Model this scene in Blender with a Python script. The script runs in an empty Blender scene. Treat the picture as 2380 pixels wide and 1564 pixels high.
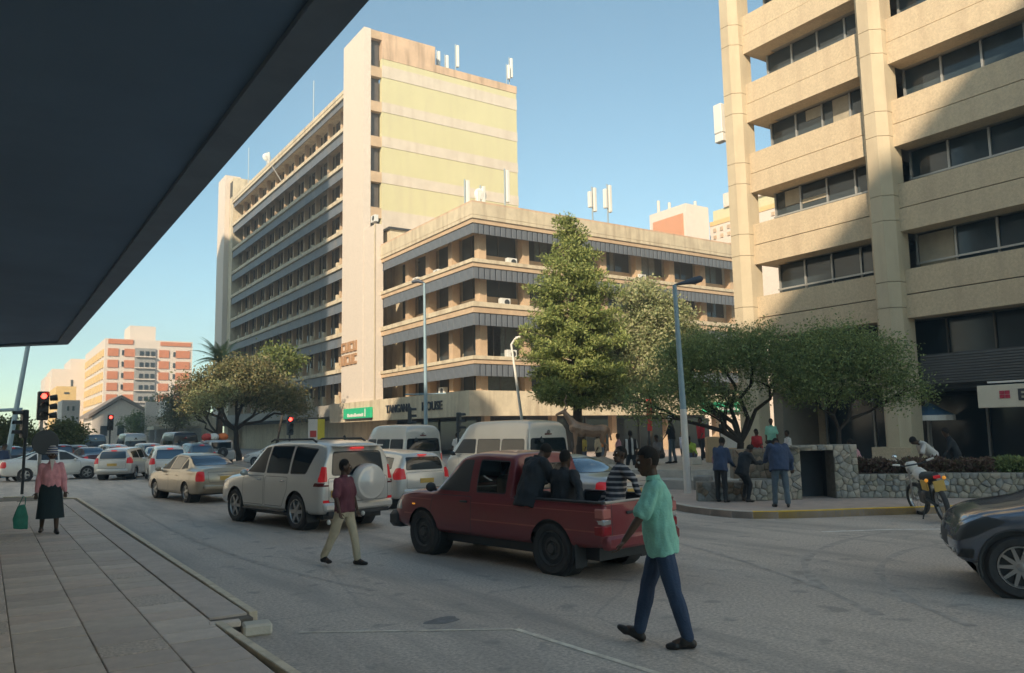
import bpy, bmesh, math, random
import numpy as np
from mathutils import Vector, Matrix
R_ = math.radians
random.seed(7); rng = np.random.RandomState(7)
scene = bpy.context.scene
COL = scene.collection
# ---------------------------------------------------------------- camera, sky, sun, exposure
YAW, PITCH, ROLL, FPX = 0.586, 0.1187, -0.018, 1840.0
fw = Vector((math.sin(YAW)*math.cos(PITCH), math.cos(YAW)*math.cos(PITCH), math.sin(PITCH)))
rt = fw.cross(Vector((0, 0, 1))).normalized(); up = rt.cross(fw)
rt2 = rt*math.cos(ROLL)+up*math.sin(ROLL); up2 = -rt*math.sin(ROLL)+up*math.cos(ROLL)
cam_data = bpy.data.cameras.new("camera"); cam = bpy.data.objects.new("camera", cam_data); COL.objects.link(cam)
mw = Matrix((rt2, up2, -fw)).transposed().to_4x4(); mw.translation = Vector((0, 0, 2.0)); cam.matrix_world = mw
cam_data.sensor_width = 36; cam_data.lens = FPX/2379*36; cam_data.clip_end = 3000; cam_data.clip_start = .05
scene.camera = cam
SUN = Vector((1.41, 1.176, -1.0)).normalized()
world = bpy.data.worlds.new("World"); scene.world = world; world.use_nodes = True
nt = world.node_tree; nt.nodes.clear()
sky = nt.nodes.new("ShaderNodeTexSky"); sky.sky_type = 'NISHITA'; sky.sun_disc = False
sky.sun_elevation = math.asin(-SUN.z); sky.sun_rotation = math.atan2(-SUN.x, -SUN.y)
sky.altitude = 1400; sky.air_density = 1.0; sky.dust_density = 1.2; sky.ozone_density = 1.0
bg = nt.nodes.new("ShaderNodeBackground"); bg.inputs[1].default_value = 0.135
tintn = nt.nodes.new("ShaderNodeMix"); tintn.data_type = 'RGBA'; tintn.blend_type = 'MULTIPLY'; tintn.inputs[0].default_value = 1
tintn.inputs[7].default_value = (.51, .60, .50, 1)
hs = nt.nodes.new("ShaderNodeHueSaturation"); hs.inputs['Saturation'].default_value = 1.0
wo = nt.nodes.new("ShaderNodeOutputWorld")
nt.links.new(sky.outputs[0], hs.inputs['Color']); nt.links.new(hs.outputs[0], tintn.inputs[6]); nt.links.new(tintn.outputs[2], bg.inputs[0]); nt.links.new(bg.outputs[0], wo.inputs[0])
sl = bpy.data.lights.new("sun", 'SUN'); sl.energy = 2.45; sl.angle = R_(1.0); sl.color = (1.0, 0.83, 0.60)
so = bpy.data.objects.new("sun", sl); COL.objects.link(so); so.rotation_euler = SUN.to_track_quat('-Z', 'Y').to_euler(); so.location = (-40, -40, 60)
scene.view_settings.view_transform = 'Standard'; scene.view_settings.look = 'None'
scene.view_settings.exposure = 1.6; scene.view_settings.gamma = 1; scene.view_settings.use_curve_mapping = False
scene.render.engine = 'CYCLES'
scene.cycles.use_denoising = True; scene.cycles.max_bounces = 6; scene.cycles.diffuse_bounces = 3; scene.cycles.transparent_max_bounces = 8
scene.cycles.sample_clamp_indirect = 6
# ---------------------------------------------------------------- materials
_M = {}
def mat(name, col, rough=.8, metal=0., var=.12, scale=1.5, bump=0., bscale=20., coat=0., emis=None, estr=0., spec=.5, streak=0., dirt=None, dirtamt=0., trans=0.):
    if name in _M: return _M[name]
    m = bpy.data.materials.new(name); m.use_nodes = True; n = m.node_tree; b = n.nodes['Principled BSDF']
    b.inputs['Roughness'].default_value = rough; b.inputs['Metallic'].default_value = metal
    b.inputs['Coat Weight'].default_value = coat; b.inputs['Coat Roughness'].default_value = .06
    b.inputs['Specular IOR Level'].default_value = spec
    if trans: b.inputs['Transmission Weight'].default_value = trans
    c = (*col, 1)
    L = n.links.new
    tc = n.nodes.new('ShaderNodeTexCoord')
    if var > 0:
        nz = n.nodes.new('ShaderNodeTexNoise'); nz.inputs['Scale'].default_value = scale; nz.inputs['Detail'].default_value = 8; nz.inputs['Roughness'].default_value = .6
        L(tc.outputs['Object'], nz.inputs['Vector'])
        rp = n.nodes.new('ShaderNodeValToRGB'); rp.color_ramp.elements[0].position = .3; rp.color_ramp.elements[1].position = .7
        lo = tuple(max(0, x*(1-var)) for x in col); hi = tuple(min(1, x*(1+var)) for x in col)
        rp.color_ramp.elements[0].color = (*lo, 1); rp.color_ramp.elements[1].color = (*hi, 1)
        L(nz.outputs[0], rp.inputs[0]); out = rp.outputs[0]
        if dirt:
            mp = n.nodes.new('ShaderNodeMapping'); mp.inputs['Scale'].default_value = (1.5, 1.5, .18) if streak else (.4, .4, .4)
            L(tc.outputs['Object'], mp.inputs[0])
            n2 = n.nodes.new('ShaderNodeTexNoise'); n2.inputs['Scale'].default_value = 1.2; n2.inputs['Detail'].default_value = 10; L(mp.outputs[0], n2.inputs['Vector'])
            r2 = n.nodes.new('ShaderNodeValToRGB'); r2.color_ramp.elements[0].position = .48; r2.color_ramp.elements[1].position = .72
            r2.color_ramp.elements[1].color = (dirtamt,)*3+(1,); r2.color_ramp.elements[0].color = (0, 0, 0, 1)
            mx = n.nodes.new('ShaderNodeMix'); mx.data_type = 'RGBA'; L(n2.outputs[0], r2.inputs[0]); L(r2.outputs[0], mx.inputs[0]); L(out, mx.inputs[6]); mx.inputs[7].default_value = (*dirt, 1); out = mx.outputs[2]
        L(out, b.inputs['Base Color'])
    else: b.inputs['Base Color'].default_value = c
    if bump > 0:
        nb = n.nodes.new('ShaderNodeTexNoise'); nb.inputs['Scale'].default_value = bscale; nb.inputs['Detail'].default_value = 6
        L(tc.outputs['Object'], nb.inputs['Vector'])
        bp = n.nodes.new('ShaderNodeBump'); bp.inputs['Strength'].default_value = bump; bp.inputs['Distance'].default_value = .02
        L(nb.outputs[0], bp.inputs['Height']); L(bp.outputs[0], b.inputs['Normal'])
    if emis: b.inputs['Emission Color'].default_value = (*emis, 1); b.inputs['Emission Strength'].default_value = estr
    _M[name] = m; return m
CREAM = mat('cream_paint', (.60, .51, .37), .85, dirt=(.34, .26, .18), dirtamt=.75, streak=1, bump=.2)
YELW = mat('pale_yellow_paint', (.59, .54, .33), .85, var=.03, scale=.3, dirt=(.50, .43, .30), dirtamt=.35, streak=1)
PINKW = mat('pinkish_white_paint', (.62, .54, .45), .85, var=.06, dirt=(.46, .37, .29), dirtamt=.45, streak=1)
TERRA = mat('weathered_peach_render', (.60, .42, .29), .9, dirt=(.22, .15, .10), dirtamt=.55, streak=1, scale=.8)
TANCOL = mat('tan_column_paint', (.54, .39, .26), .85, dirt=(.35, .22, .13), dirtamt=.4)
MOSAIC = mat('mosaic_pink_panel', (.66, .57, .49), .8, var=.10, scale=6)
BLUEGREY = mat('blue_grey_fascia', (.125, .14, .165), .55, var=.15, dirt=(.22, .19, .16), dirtamt=.6)
BLUEGREYD = mat('dark_blue_grey_fascia', (.06, .075, .105), .6, var=.1)
SANDW = mat('sand_aggregate', (.56, .445, .305), .9, var=.15, scale=11, bump=.7, bscale=22, dirt=(.40, .30, .21), dirtamt=.4, streak=1)
SANDC = mat('sand_column', (.53, .44, .31), .9, var=.05, dirt=(.38, .29, .2), dirtamt=.5, streak=1)
GLASS = mat('dark_window_glass', (.035, .05, .06), .06, var=.3, scale=.4, spec=.5)
GLASSD = mat('black_shop_glass', (.025, .038, .05), .12, var=.2, scale=.3, spec=.4)
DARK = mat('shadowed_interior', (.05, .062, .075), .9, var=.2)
BLIND = mat('window_blind', (.38, .33, .25), .8, var=.15, scale=2)
ALU = mat('anodised_frame', (.38, .38, .37), .45, metal=.4, var=.05)
BRONZE = mat('bronze_frame', (.10, .09, .08), .5, metal=.3, var=.05)
WHITE = mat('white_paint', (.72, .70, .66), .6, var=.05)
WHITEP = mat('white_plastic', (.66, .66, .64), .5, var=.04)
CONC = mat('grey_concrete', (.46, .44, .41), .9, var=.15, dirt=(.2, .18, .16), dirtamt=.4, bump=.3)
SOFFIT = mat('navy_soffit_paint', (.14, .235, .36), .75, var=.14, scale=.35, bump=.05)
LIPM = mat('fascia_lip_paint', (.19, .25, .32), .7, var=.1, scale=2)
ORANGE = mat('orange_brick_panel', (.62, .24, .12), .85, var=.10, scale=1)
OCHRE = mat('ochre_panel', (.68, .46, .20), .85, var=.08, scale=1)
BLACKP = mat('black_paint', (.035, .044, .052), .5, var=.1)
RUBBER = mat('tyre_rubber', (.052, .054, .058), .85, var=.2, scale=12)
STEEL = mat('galvanised_steel', (.36, .42, .46), .45, metal=.35, var=.08)
BLUEPOLE = mat('pale_blue_pole_paint', (.27, .38, .44), .5, var=.08)
RIM = mat('alloy_rim', (.42, .42, .42), .32, metal=.75, var=.05)
HUBSTEEL = mat('dull_steel_rim', (.09, .095, .10), .5, metal=.4, var=.15)
CARGLASS = mat('tinted_car_glass', (.014, .020, .026), .03, var=0, spec=.7)
SKYGLASS = mat('sky_reflecting_glass', (.05, .10, .16), .04, var=0, spec=1.0, metal=.25)
TRIM = mat('black_trim', (.036, .042, .048), .55, var=.1)
REDLAMP = mat('red_lamp_lens', (.42, .022, .032), .15, var=0, emis=(1, .05, .05), estr=.045)
REDLIT = mat('brake_lamp_lit', (.7, .03, .04), .2, var=0, emis=(1, .06, .06), estr=.16)
ORGLENS = mat('amber_lens', (.7, .28, .03), .15, var=0, emis=(1, .4, .05), estr=.15)
CLEARL = mat('clear_lens', (.55, .55, .55), .08, var=0, metal=.4)
PLATE = mat('yellow_number_plate', (.62, .40, .10), .6, var=.08)
SIGRED = mat('signal_red_lit', (1, .1, .05), .3, var=0, emis=(1, .045, .03), estr=3)
GOLDGRN = mat('bright_green_sign', (.02, .46, .22), .5, var=.05)
CHROME = mat('chrome', (.6, .6, .6), .12, metal=1, var=0)
def paint(name, col, metal=.35, rough=.32): return mat(name, col, rough, metal=metal, var=.04, scale=1.5, coat=.7, dirt=(col[0]*.7+.03, col[1]*.68+.025, col[2]*.62+.02), dirtamt=.35)
# ---------------------------------------------------------------- mesh builder and object helpers
class MB:
    def __init__(s): s.v = []; s.f = []; s.m = []; s.T = None
    def _add(s, vs, fs, mi=0):
        o = len(s.v)
        if s.T is not None: vs = [tuple(s.T @ Vector(p)) for p in vs]
        s.v += [tuple(p) for p in vs]; s.f += [tuple(o+i for i in f) for f in fs]; s.m += [mi]*len(fs); return s
    def box(s, x0, x1, y0, y1, z0, z1, mi=0):
        vs = [(x0, y0, z0), (x1, y0, z0), (x1, y1, z0), (x0, y1, z0), (x0, y0, z1), (x1, y0, z1), (x1, y1, z1), (x0, y1, z1)]
        return s._add(vs, [(0, 3, 2, 1), (4, 5, 6, 7), (0, 1, 5, 4), (1, 2, 6, 5), (2, 3, 7, 6), (3, 0, 4, 7)], mi)
    def bev(s, x0, x1, y0, y1, z0, z1, b=.01, mi=0):
        vs = []; 
        for z, i in ((z0, b), (z0+b, 0), (z1-b, 0), (z1, b)):
            a = i; c = b if i == 0 else 0
            for (px, py) in ((x0+a, y0+a+c), (x0+a+c, y0+a), (x1-a-c, y0+a), (x1-a, y0+a+c), (x1-a, y1-a-c), (x1-a-c, y1-a), (x0+a+c, y1-a), (x0+a, y1-a-c)):
                vs.append((px, py, z))
        fs = [tuple(reversed(range(8))), tuple(range(24, 32))]
        for k in range(3):
            for i in range(8): j = (i+1) % 8; fs.append((k*8+i, k*8+j, k*8+8+j, k*8+8+i))
        return s._add(vs, fs, mi)
    def prism(s, poly, d0, d1, ax=2, mi=0):
        n = len(poly)
        def P(p, d): return (p[0], p[1], d) if ax == 2 else ((p[0], d, p[1]) if ax == 1 else (d, p[0], p[1]))
        vs = [P(p, d0) for p in poly]+[P(p, d1) for p in poly]
        area = sum(poly[i][0]*poly[(i+1) % n][1]-poly[(i+1) % n][0]*poly[i][1] for i in range(n))
        if ax == 1: area = -area
        if (d1 < d0): area = -area
        a, b = tuple(range(n)), tuple(range(n, 2*n))
        if area > 0: fs = [a[::-1], b]+[(i, (i+1) % n, n+(i+1) % n, n+i) for i in range(n)]
        else: fs = [a, b[::-1]]+[(i, n+i, n+(i+1) % n, (i+1) % n) for i in range(n)]
        return s._add(vs, fs, mi)
    def tube(s, pts, rad, n=8, mi=0, caps=True):
        pts = [Vector(p) for p in pts]; rad = rad if hasattr(rad, '__len__') else [rad]*len(pts)
        vs = []; t0 = None; u = None
        for i, p in enumerate(pts):
            t = (pts[min(i+1, len(pts)-1)]-pts[max(i-1, 0)]).normalized()
            if u is None: u = t.cross(Vector((0, 0, 1))) if abs(t.z) < .95 else t.cross(Vector((1, 0, 0)))
            u = (u-t*u.dot(t)).normalized(); w = t.cross(u)
            for k in range(n):
                a = 2*math.pi*k/n; vs.append(p+(u*math.cos(a)+w*math.sin(a))*rad[i])
        fs = [(i*n+k, i*n+(k+1) % n, (i+1)*n+(k+1) % n, (i+1)*n+k) for i in range(len(pts)-1) for k in range(n)]
        if caps: fs += [tuple(reversed(range(n))), tuple(range((len(pts)-1)*n, len(pts)*n))]
        return s._add(vs, fs, mi)
    def cyl(s, a, b, r, r2=None, n=12, mi=0): return s.tube([a, b], [r, r if r2 is None else r2], n, mi)
    def lathe(s, prof, c=(0, 0, 0), ax='z', n=24, mi=0, closed=False):
        vs = []
        for r, h in prof:
            for k in range(n):
                a = 2*math.pi*k/n; x, y = r*math.cos(a), r*math.sin(a)
                p = (x, y, h) if ax == 'z' else ((x, h, -y) if ax == 'y' else (h, x, y))
                vs.append((p[0]+c[0], p[1]+c[1], p[2]+c[2]))
        m = len(prof); fs = []
        for i in range(m-(0 if closed else 1)):
            j = (i+1) % m
            for k in range(n): fs.append((i*n+k, i*n+(k+1) % n, j*n+(k+1) % n, j*n+k))
        return s._add(vs, fs, mi)
    def ball(s, c, r, n=12, mi=0, sc=(1, 1, 1)):
        prof = [(max(1e-4, r*math.sin(math.pi*i/n)), -r*math.cos(math.pi*i/n)) for i in range(n+1)]
        o = len(s.v); T = s.T; s.T = None; s.lathe(prof, (0, 0, 0), 'z', n+4, mi)
        for i in range(o, len(s.v)):
            p = Vector(s.v[i]); p = Vector((p.x*sc[0]+c[0], p.y*sc[1]+c[1], p.z*sc[2]+c[2])); s.v[i] = tuple(T @ p if T is not None else p)
        s.T = T; return s
    def quad(s, a, b, c, d, mi=0): return s._add([a, b, c, d], [(0, 1, 2, 3)], mi)
    def mesh(s, name, mats, smooth=None):
        me = bpy.data.meshes.new(name); me.from_pydata(s.v, [], s.f)
        for m in (mats if isinstance(mats, (list, tuple)) else [mats]): me.materials.append(m)
        if len(me.materials) > 1: me.polygons.foreach_set('material_index', s.m)
        if smooth: me.shade_smooth(); me.set_sharp_from_angle(angle=R_(smooth))
        me.update(); return me
    def build(s, name, mats, parent=None, smooth=None, **kw): return link(name, s.mesh(name, mats, smooth), parent, **kw)
def link(name, me, parent=None, loc=(0, 0, 0), rotz=0, label=None, cat=None, group=None, kind=None):
    o = bpy.data.objects.new(name, me); COL.objects.link(o); o.location = loc; o.rotation_euler = (0, 0, rotz)
    if parent is not None: o.parent = parent
    return tag(o, label, cat, group, kind)
def tag(o, label=None, cat=None, group=None, kind=None):
    if label: o['label'] = label
    if cat: o['category'] = cat
    if group: o['group'] = group
    if kind: o['kind'] = kind
    return o
def thing(name, label, cat, loc=(0, 0, 0), rotz=0, group=None): return link(name, None, None, loc, rotz, label, cat, group)
def copy_tree(o, parent=None, keep=None):
    c = o.copy(); COL.objects.link(c)
    if parent is not None: c.parent = parent
    for ch in list(o.children): copy_tree(ch, c)
    return c
def box_part(name, parent, m, *a, **k): return MB().box(*a).build(name, m, parent, **k)
def lerp(a, b, t): return a+(b-a)*t
def text_mesh(s, size, m, depth=.02, bold=.0, parent=None, loc=(0, 0, 0), rot=(0, 0, 0), name='lettering', align='LEFT', xs=1):
    cu = bpy.data.curves.new(name, 'FONT'); cu.body = s; cu.size = size; cu.extrude = depth; cu.offset = bold; cu.align_x = align; cu.resolution_u = 3
    t = bpy.data.objects.new(name, cu); COL.objects.link(t)
    me = bpy.data.meshes.new_from_object(t); bpy.data.objects.remove(t); me.materials.append(m) if not me.materials else None
    me.materials.clear(); me.materials.append(m)
    o = link(name, me, parent, loc); o.rotation_euler = rot; o.scale = (xs, 1, 1); return o
# ---------------------------------------------------------------- ground, road, pavements
def asphalt():
    m = bpy.data.materials.new('asphalt'); m.use_nodes = True; n = m.node_tree; b = n.nodes['Principled BSDF']; L = n.links.new
    b.inputs['Roughness'].default_value = .66; b.inputs['Specular IOR Level'].default_value = .5
    tc = n.nodes.new('ShaderNodeTexCoord')
    def noise(sc, det, vec=None, rough=.6):
        z = n.nodes.new('ShaderNodeTexNoise'); z.inputs['Scale'].default_value = sc; z.inputs['Detail'].default_value = det; z.inputs['Roughness'].default_value = rough
        L(vec or tc.outputs['Object'], z.inputs['Vector']); return z.outputs[0]
    def ramp(src, a, b_, c0, c1):
        r = n.nodes.new('ShaderNodeValToRGB'); r.color_ramp.elements[0].position = a; r.color_ramp.elements[1].position = b_
        r.color_ramp.elements[0].color = (*c0, 1); r.color_ramp.elements[1].color = (*c1, 1); L(src, r.inputs[0]); return r.outputs[0]
    def mix(f, a, c, mode='MIX'):
        x = n.nodes.new('ShaderNodeMix'); x.data_type = 'RGBA'; x.blend_type = mode
        (L(f, x.inputs[0]) if not isinstance(f, float) else x.inputs[0].__setattr__('default_value', f)); L(a, x.inputs[6])
        (L(c, x.inputs[7]) if not isinstance(c, tuple) else x.inputs[7].__setattr__('default_value', c)); return x.outputs[2]
    base = ramp(noise(.16, 8), .35, .65, (.48, .425, .38), (.58, .515, .46))
    grain = ramp(noise(26, 5, None, .75), .32, .68, (.55, .55, .55), (1.42, 1.41, 1.38)); c = mix(1.0, base, grain, 'MULTIPLY')
    mp = n.nodes.new('ShaderNodeMapping'); mp.inputs['Scale'].default_value = (1.6, .22, 1); mp.inputs['Rotation'].default_value = (0, 0, .12); L(tc.outputs['Object'], mp.inputs[0])
    c = mix(ramp(noise(.9, 9, mp.outputs[0]), .46, .66, (0, 0, 0), (.75, .75, .75)), c, (.30, .275, .255, 1))
    c = mix(ramp(noise(2.6, 3, None, .4), .62, .70, (0, 0, 0), (.6, .6, .6)), c, (.24, .225, .215, 1))
    c = mix(ramp(noise(7, 6), .62, .75, (0, 0, 0), (.35, .35, .35)), c, (.46, .45, .42, 1))
    vo = n.nodes.new('ShaderNodeTexVoronoi'); vo.feature = 'DISTANCE_TO_EDGE'; vo.inputs['Scale'].default_value = .22
    wv = n.nodes.new('ShaderNodeMix'); wv.data_type = 'RGBA'; wv.inputs[0].default_value = .12
    nn = n.nodes.new('ShaderNodeTexNoise'); nn.inputs['Scale'].default_value = 1.5; L(tc.outputs['Object'], nn.inputs['Vector'])
    L(tc.outputs['Object'], wv.inputs[6]); L(nn.outputs['Color'], wv.inputs[7]); L(wv.outputs[2], vo.inputs['Vector'])
    c = mix(ramp(vo.outputs[0], .0, .006, (.45, .45, .45), (0, 0, 0)), c, (.26, .245, .23, 1))
    L(c, b.inputs['Base Color'])
    nb = n.nodes.new('ShaderNodeTexNoise'); nb.inputs['Scale'].default_value = 60; L(tc.outputs['Object'], nb.inputs['Vector'])
    bp = n.nodes.new('ShaderNodeBump'); bp.inputs['Strength'].default_value = .35; bp.inputs['Distance'].default_value = .01
    L(nb.outputs[0], bp.inputs['Height']); L(bp.outputs[0], b.inputs['Normal']); return m
ASPH = asphalt()
GROUND = mat('dusty_ground', (.22, .19, .15), .95, var=.3, scale=.05)
MB().box(-1500, 1500, -1500, 1500, -1.0, -.03).build('ground', GROUND, kind='structure')
MB().prism([(-120, -60), (140, -60), (140, 420), (-120, 420)], -.028, 0).build('road', ASPH, kind='structure')
PAVE = mat('paving_bed', (.16, .145, .125), .95, var=.2)
SLABS = [mat('paving_slab_%s' % k, c, .88, var=.12, scale=5, bump=.3, bscale=40, dirt=(.52, .46, .40), dirtamt=.5) for k, c in
         dict(grey=(.69, .61, .535), warm=(.74, .63, .55), pale=(.78, .69, .61), dull=(.64, .56, .50)).items()]
PEB = mat('pebble_faced_slab', (.68, .60, .53), .9, var=.35, scale=28, bump=1, bscale=45)
SLABS.append(PEB)
KERBM = mat('worn_cream_kerb', (.72, .64, .50), .85, var=.2, scale=4, bump=.2, dirt=(.25, .23, .2), dirtamt=.5)
KERBG = mat('grey_kerb', (.50, .46, .41), .9, var=.2, scale=3, bump=.2)
KERBY = mat('worn_yellow_kerb', (.75, .50, .06), .85, var=.2, scale=3, dirt=(.55, .46, .30), dirtamt=.7)
PINKPAVE = mat('pinkish_brick_pavement', (.48, .39, .34), .9, var=.14, scale=4, bump=.2, dirt=(.34, .29, .26), dirtamt=.5)
# left pavement (we stand on it)
pv = MB().prism([(-3, -16), (2.0, -16), (2.0, 8.55), (2.42, 8.6), (2.5, 28.6), (1.9, 30.2), (0.6, 31.2), (-3, 31.4)], 0, .126).build('pavement', PAVE, kind='structure')
slab_meshes = {}
def slab_mesh(w, l):
    k = (round(w, 3), round(l, 3))
    if k not in slab_meshes: slab_meshes[k] = [MB().bev(-w/2+.001, w/2-.001, -l/2+.013, l/2-.013, -.03, 0, .006).mesh('paving_slab', m) for m in SLABS]
    return slab_meshes[k]
joints = [-1.53, -.92, -.31, .30, .915, 1.475, 2.0]
nslab = 0; far = MB()
for ci in range(len(joints)-1):
    x0, x1 = joints[ci], joints[ci+1]; w = x1-x0-.005
    y = 4.0+(ci*.17) % .4
    while y < 29.5:
        l = random.choice([.42, .45, .45, .48, .62]) if ci % 2 else random.choice([.45, .6, .6, .62, .45])
        l = round(l, 2)
        xc, yc = (x0+x1)/2, y+l/2
        if (x0 < .3 and y < 7) : y += l; continue
        if nslab < 286 and y < 20:
            o = link('paving_slab', random.choice(slab_mesh(w, l)[:5] if random.random() < .5 else slab_mesh(w, l)[:4]), pv, (xc, yc, .150+random.uniform(-.0025, .0025)))
            o.rotation_euler = (random.uniform(-.004, .004), random.uniform(-.005, .005), random.uniform(-.004, .004)); nslab += 1
        elif yc+l/2 < 29: far.box(xc-w/2, xc+w/2, yc-l/2+.012, yc+l/2-.012, .13, .15+random.uniform(-.002, .002))
        y += l
far.build('distant_slabs', SLABS[0], pv, kind='stuff')
strip = MB(); y = 8.75
while y < 28.2:
    l = random.uniform(1.7, 2.4); strip.bev(2.02, 2.40, y+.006, min(y+l, 28.4)-.006, .1, .1495+random.uniform(-.002, .002), .004); y += l
strip.build('border_slab', SLABS[3], pv)
def kerb(path, w, z0, z1, m, parent, name='kerb_stone', L=1.0, side=1, gap=.008):
    acc = []; P = [Vector(p) for p in path]
    for a, b in zip(P, P[1:]):
        n = max(1, round((b-a).length/L)); 
        for i in range(n): acc.append((a.lerp(b, i/n), a.lerp(b, (i+1)/n)))
    for a, b in acc:
        d = (b-a); l = d.length; ang = math.atan2(d.y, d.x)
        mm = m(a) if callable(m) else m
        MB().bev(gap/2, l-gap/2, 0 if side > 0 else -w, w if side > 0 else 0, z0, z1+random.uniform(-.003, .003), .006).build(name, mm, parent, loc=(a.x, a.y, 0), rotz=ang)
kerb([(2.0, 8.5), (2.07, 6.4), (2.1, 4.0), (2.1, -2)], .085, -.02, .158, KERBM, pv, L=.8, side=1)
kerb([(2.42, 8.75), (2.50, 28.6), (1.9, 30.2), (.6, 31.2)], .09, -.02, .158, KERBM, pv, L=.95, side=-1)
t = thing('drain_cover', 'broken pale concrete block lying across the kerb gap at the road edge', 'drain cover', (2.25, 8.45, 0), R_(-8))
MB().bev(.02, .30, -.13, .10, .0, .115, .02).build('cover_block', mat('pale_drain_concrete', (.66, .63, .55), .9, var=.15, bump=.4), t)
MB().bev(-.30, .0, -.07, .06, .1, .158, .01).build('side_slab', SLABS[2], t)
# right pavement with its rounded corner
RC = [(40, -2.0), (24, 6.6), (21, 8.2), (19.8, 8.9), (18.5, 9.5), (17.38, 10.04), (16.3, 10.62), (15.3, 11.05), (14.5, 11.5), (14.1, 11.85), (13.92, 12.3), (13.9, 12.9), (14.05, 13.8), (14.5, 15.1), (15.3, 17), (16.8, 19.9), (18.3, 23.5), (19, 30), (19, 140)]
rp = MB().prism(RC+[(120, 140), (120, -3)], 0, .146).build('corner_pavement', PINKPAVE, kind='structure')
kerb(RC[1:-1], .16, -.02, .156, lambda a: KERBY if (a.x > 14.4 and a.y < 11.6) else KERBG, rp, L=1.0, side=-1)
kerb([(19, 30), (19, 100)], .16, -.02, .156, KERBG, rp, L=5, side=1)
MB().prism([(-60, 54), (.5, 54), (1.6, 55.5), (1.6, 400), (-60, 400)], 0, .15).build('far_pavement', CONC, kind='structure')
LINEM = mat('worn_white_road_paint', (.85, .80, .72), .8, var=.35, scale=8)
LINEF = mat('faded_road_line', (.80, .70, .60), .85, var=.35, scale=5)
def strip_on(name, pts, w, z, m):
    mb = MB()
    for a, b in zip(pts, pts[1:]):
        a, b = Vector(a), Vector(b); d = (b-a).normalized(); nrm = Vector((-d.y, d.x))*w/2; n = max(1, int((b-a).length/.6))
        for i in range(n):
            if random.random() < .04: continue
            p, q = a.lerp(b, i/n), a.lerp(b, (i+1)/n); mb.quad((*(p-nrm), z), (*(q-nrm), z), (*(q+nrm), z), (*(p+nrm), z))
    mb.build(name, m, kind='structure')
strip_on('stop_line', [(2.77, 8.2), (4.58, 6.97)], .045, .004, LINEF); strip_on('guide_line', [(4.60, 6.95), (4.7, 5.15), (4.9, 2.5)], .07, .004, LINEF)
strip_on('parking_line', [(13.3, 9.55), (14.5, 8.95), (17.5, 6.6)], .10, .004, LINEM); strip_on('lane_line', [(10.9, 26), (10.9, 60)], .1, .004, LINEM)
for i in (5,): MB().prism([([4.1, 8.9, 7.6, 5.2, 10.4, 4.2][i]+[.22, .14, .3, .12, .18, .2][i]*math.cos(a)*(1+.25*math.sin(3*a+i)), [7.9, 4.4, 5.9, 10.4, 6.3, 7.75][i]+.14*math.sin(a)*(1+.2*math.cos(2*a+i))) for a in np.linspace(0, 6.28, 15)[:-1]], 0, .003).build('tar_patch', mat('dark_tar', (.20, .20, .205), .8, var=.3, scale=8), kind='structure')
def ribbon(name, pts, w, z, m):
    P = [Vector(p) for p in pts]; Q = []
    for i in range(len(P)-1):
        a, b, c, d = P[max(0, i-1)], P[i], P[i+1], P[min(len(P)-1, i+2)]
        for k in range(10): t = k/10; Q.append(.5*((2*b)+(c-a)*t+(2*a-5*b+4*c-d)*t*t+(3*b-a-3*c+d)*t**3))
    vs = []
    for i, q in enumerate(Q): d = (Q[min(i+1, len(Q)-1)]-Q[max(0, i-1)]).normalized(); n_ = Vector((-d.y, d.x))*w/2*(.75+.25*math.sin(i*.7)); vs += [(*(q-n_), z), (*(q+n_), z)]
    mb = MB(); mb._add(vs, [(2*i, 2*i+2, 2*i+3, 2*i+1) for i in range(len(Q)-1)]); mb.build(name, m, kind='structure')
SKID = mat('faint_tyre_mark', (.42, .38, .345), .8, var=.3, scale=6)
for k, (w_, pts) in enumerate(((.16, [(14.6, 8.8), (12.6, 8.6), (10.6, 7.9), (9.0, 6.6), (7.9, 5.0)]), (.14, [(14.2, 7.4), (12.2, 7.3), (10.4, 6.6), (9.0, 5.4), (8.2, 4.2)]), (.12, [(3.6, 24), (3.5, 18), (3.7, 13), (4.3, 9.5)]), (.12, [(12.0, 20), (11.0, 14), (10.0, 9.5), (8.6, 6.0)]))): ribbon('tyre_mark', pts, w_, .002+.0004*k, SKID)
# ---------------------------------------------------------------- the canopy over the pavement
cn = thing('shop_canopy', 'dark navy flat canopy overhead at the left, jutting out over the pavement', 'canopy', (-3, 20, 0))
zc = 4.8; cy = 26.6
def cpoly(ins): return [(-3-(-3), -40-20), (1.92-ins+3, -40-20), (1.92-ins+3, cy-ins-20), (.27-ins*.3+3, cy+1.55-ins*1.1-20), (0, cy+3.2-ins-20)]
MB().prism(cpoly(0), zc+.02, zc+.62).build('canopy_slab', SOFFIT, cn)
edge = cpoly(0); inn = cpoly(.30)
lipb = MB()
for i in (1, 2, 3):
    a, b, c, d = edge[i], edge[i+1], inn[i+1], inn[i]
    lipb.prism([a, b, c, d], zc-.035, zc+.018)
lipb.build('edge_lip', LIPM, cn)
for yy in (): box_part('joint_strip', cn, LIPM, 2.2, 4.62, yy, yy+.09, zc-.012, zc+.0015)
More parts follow.
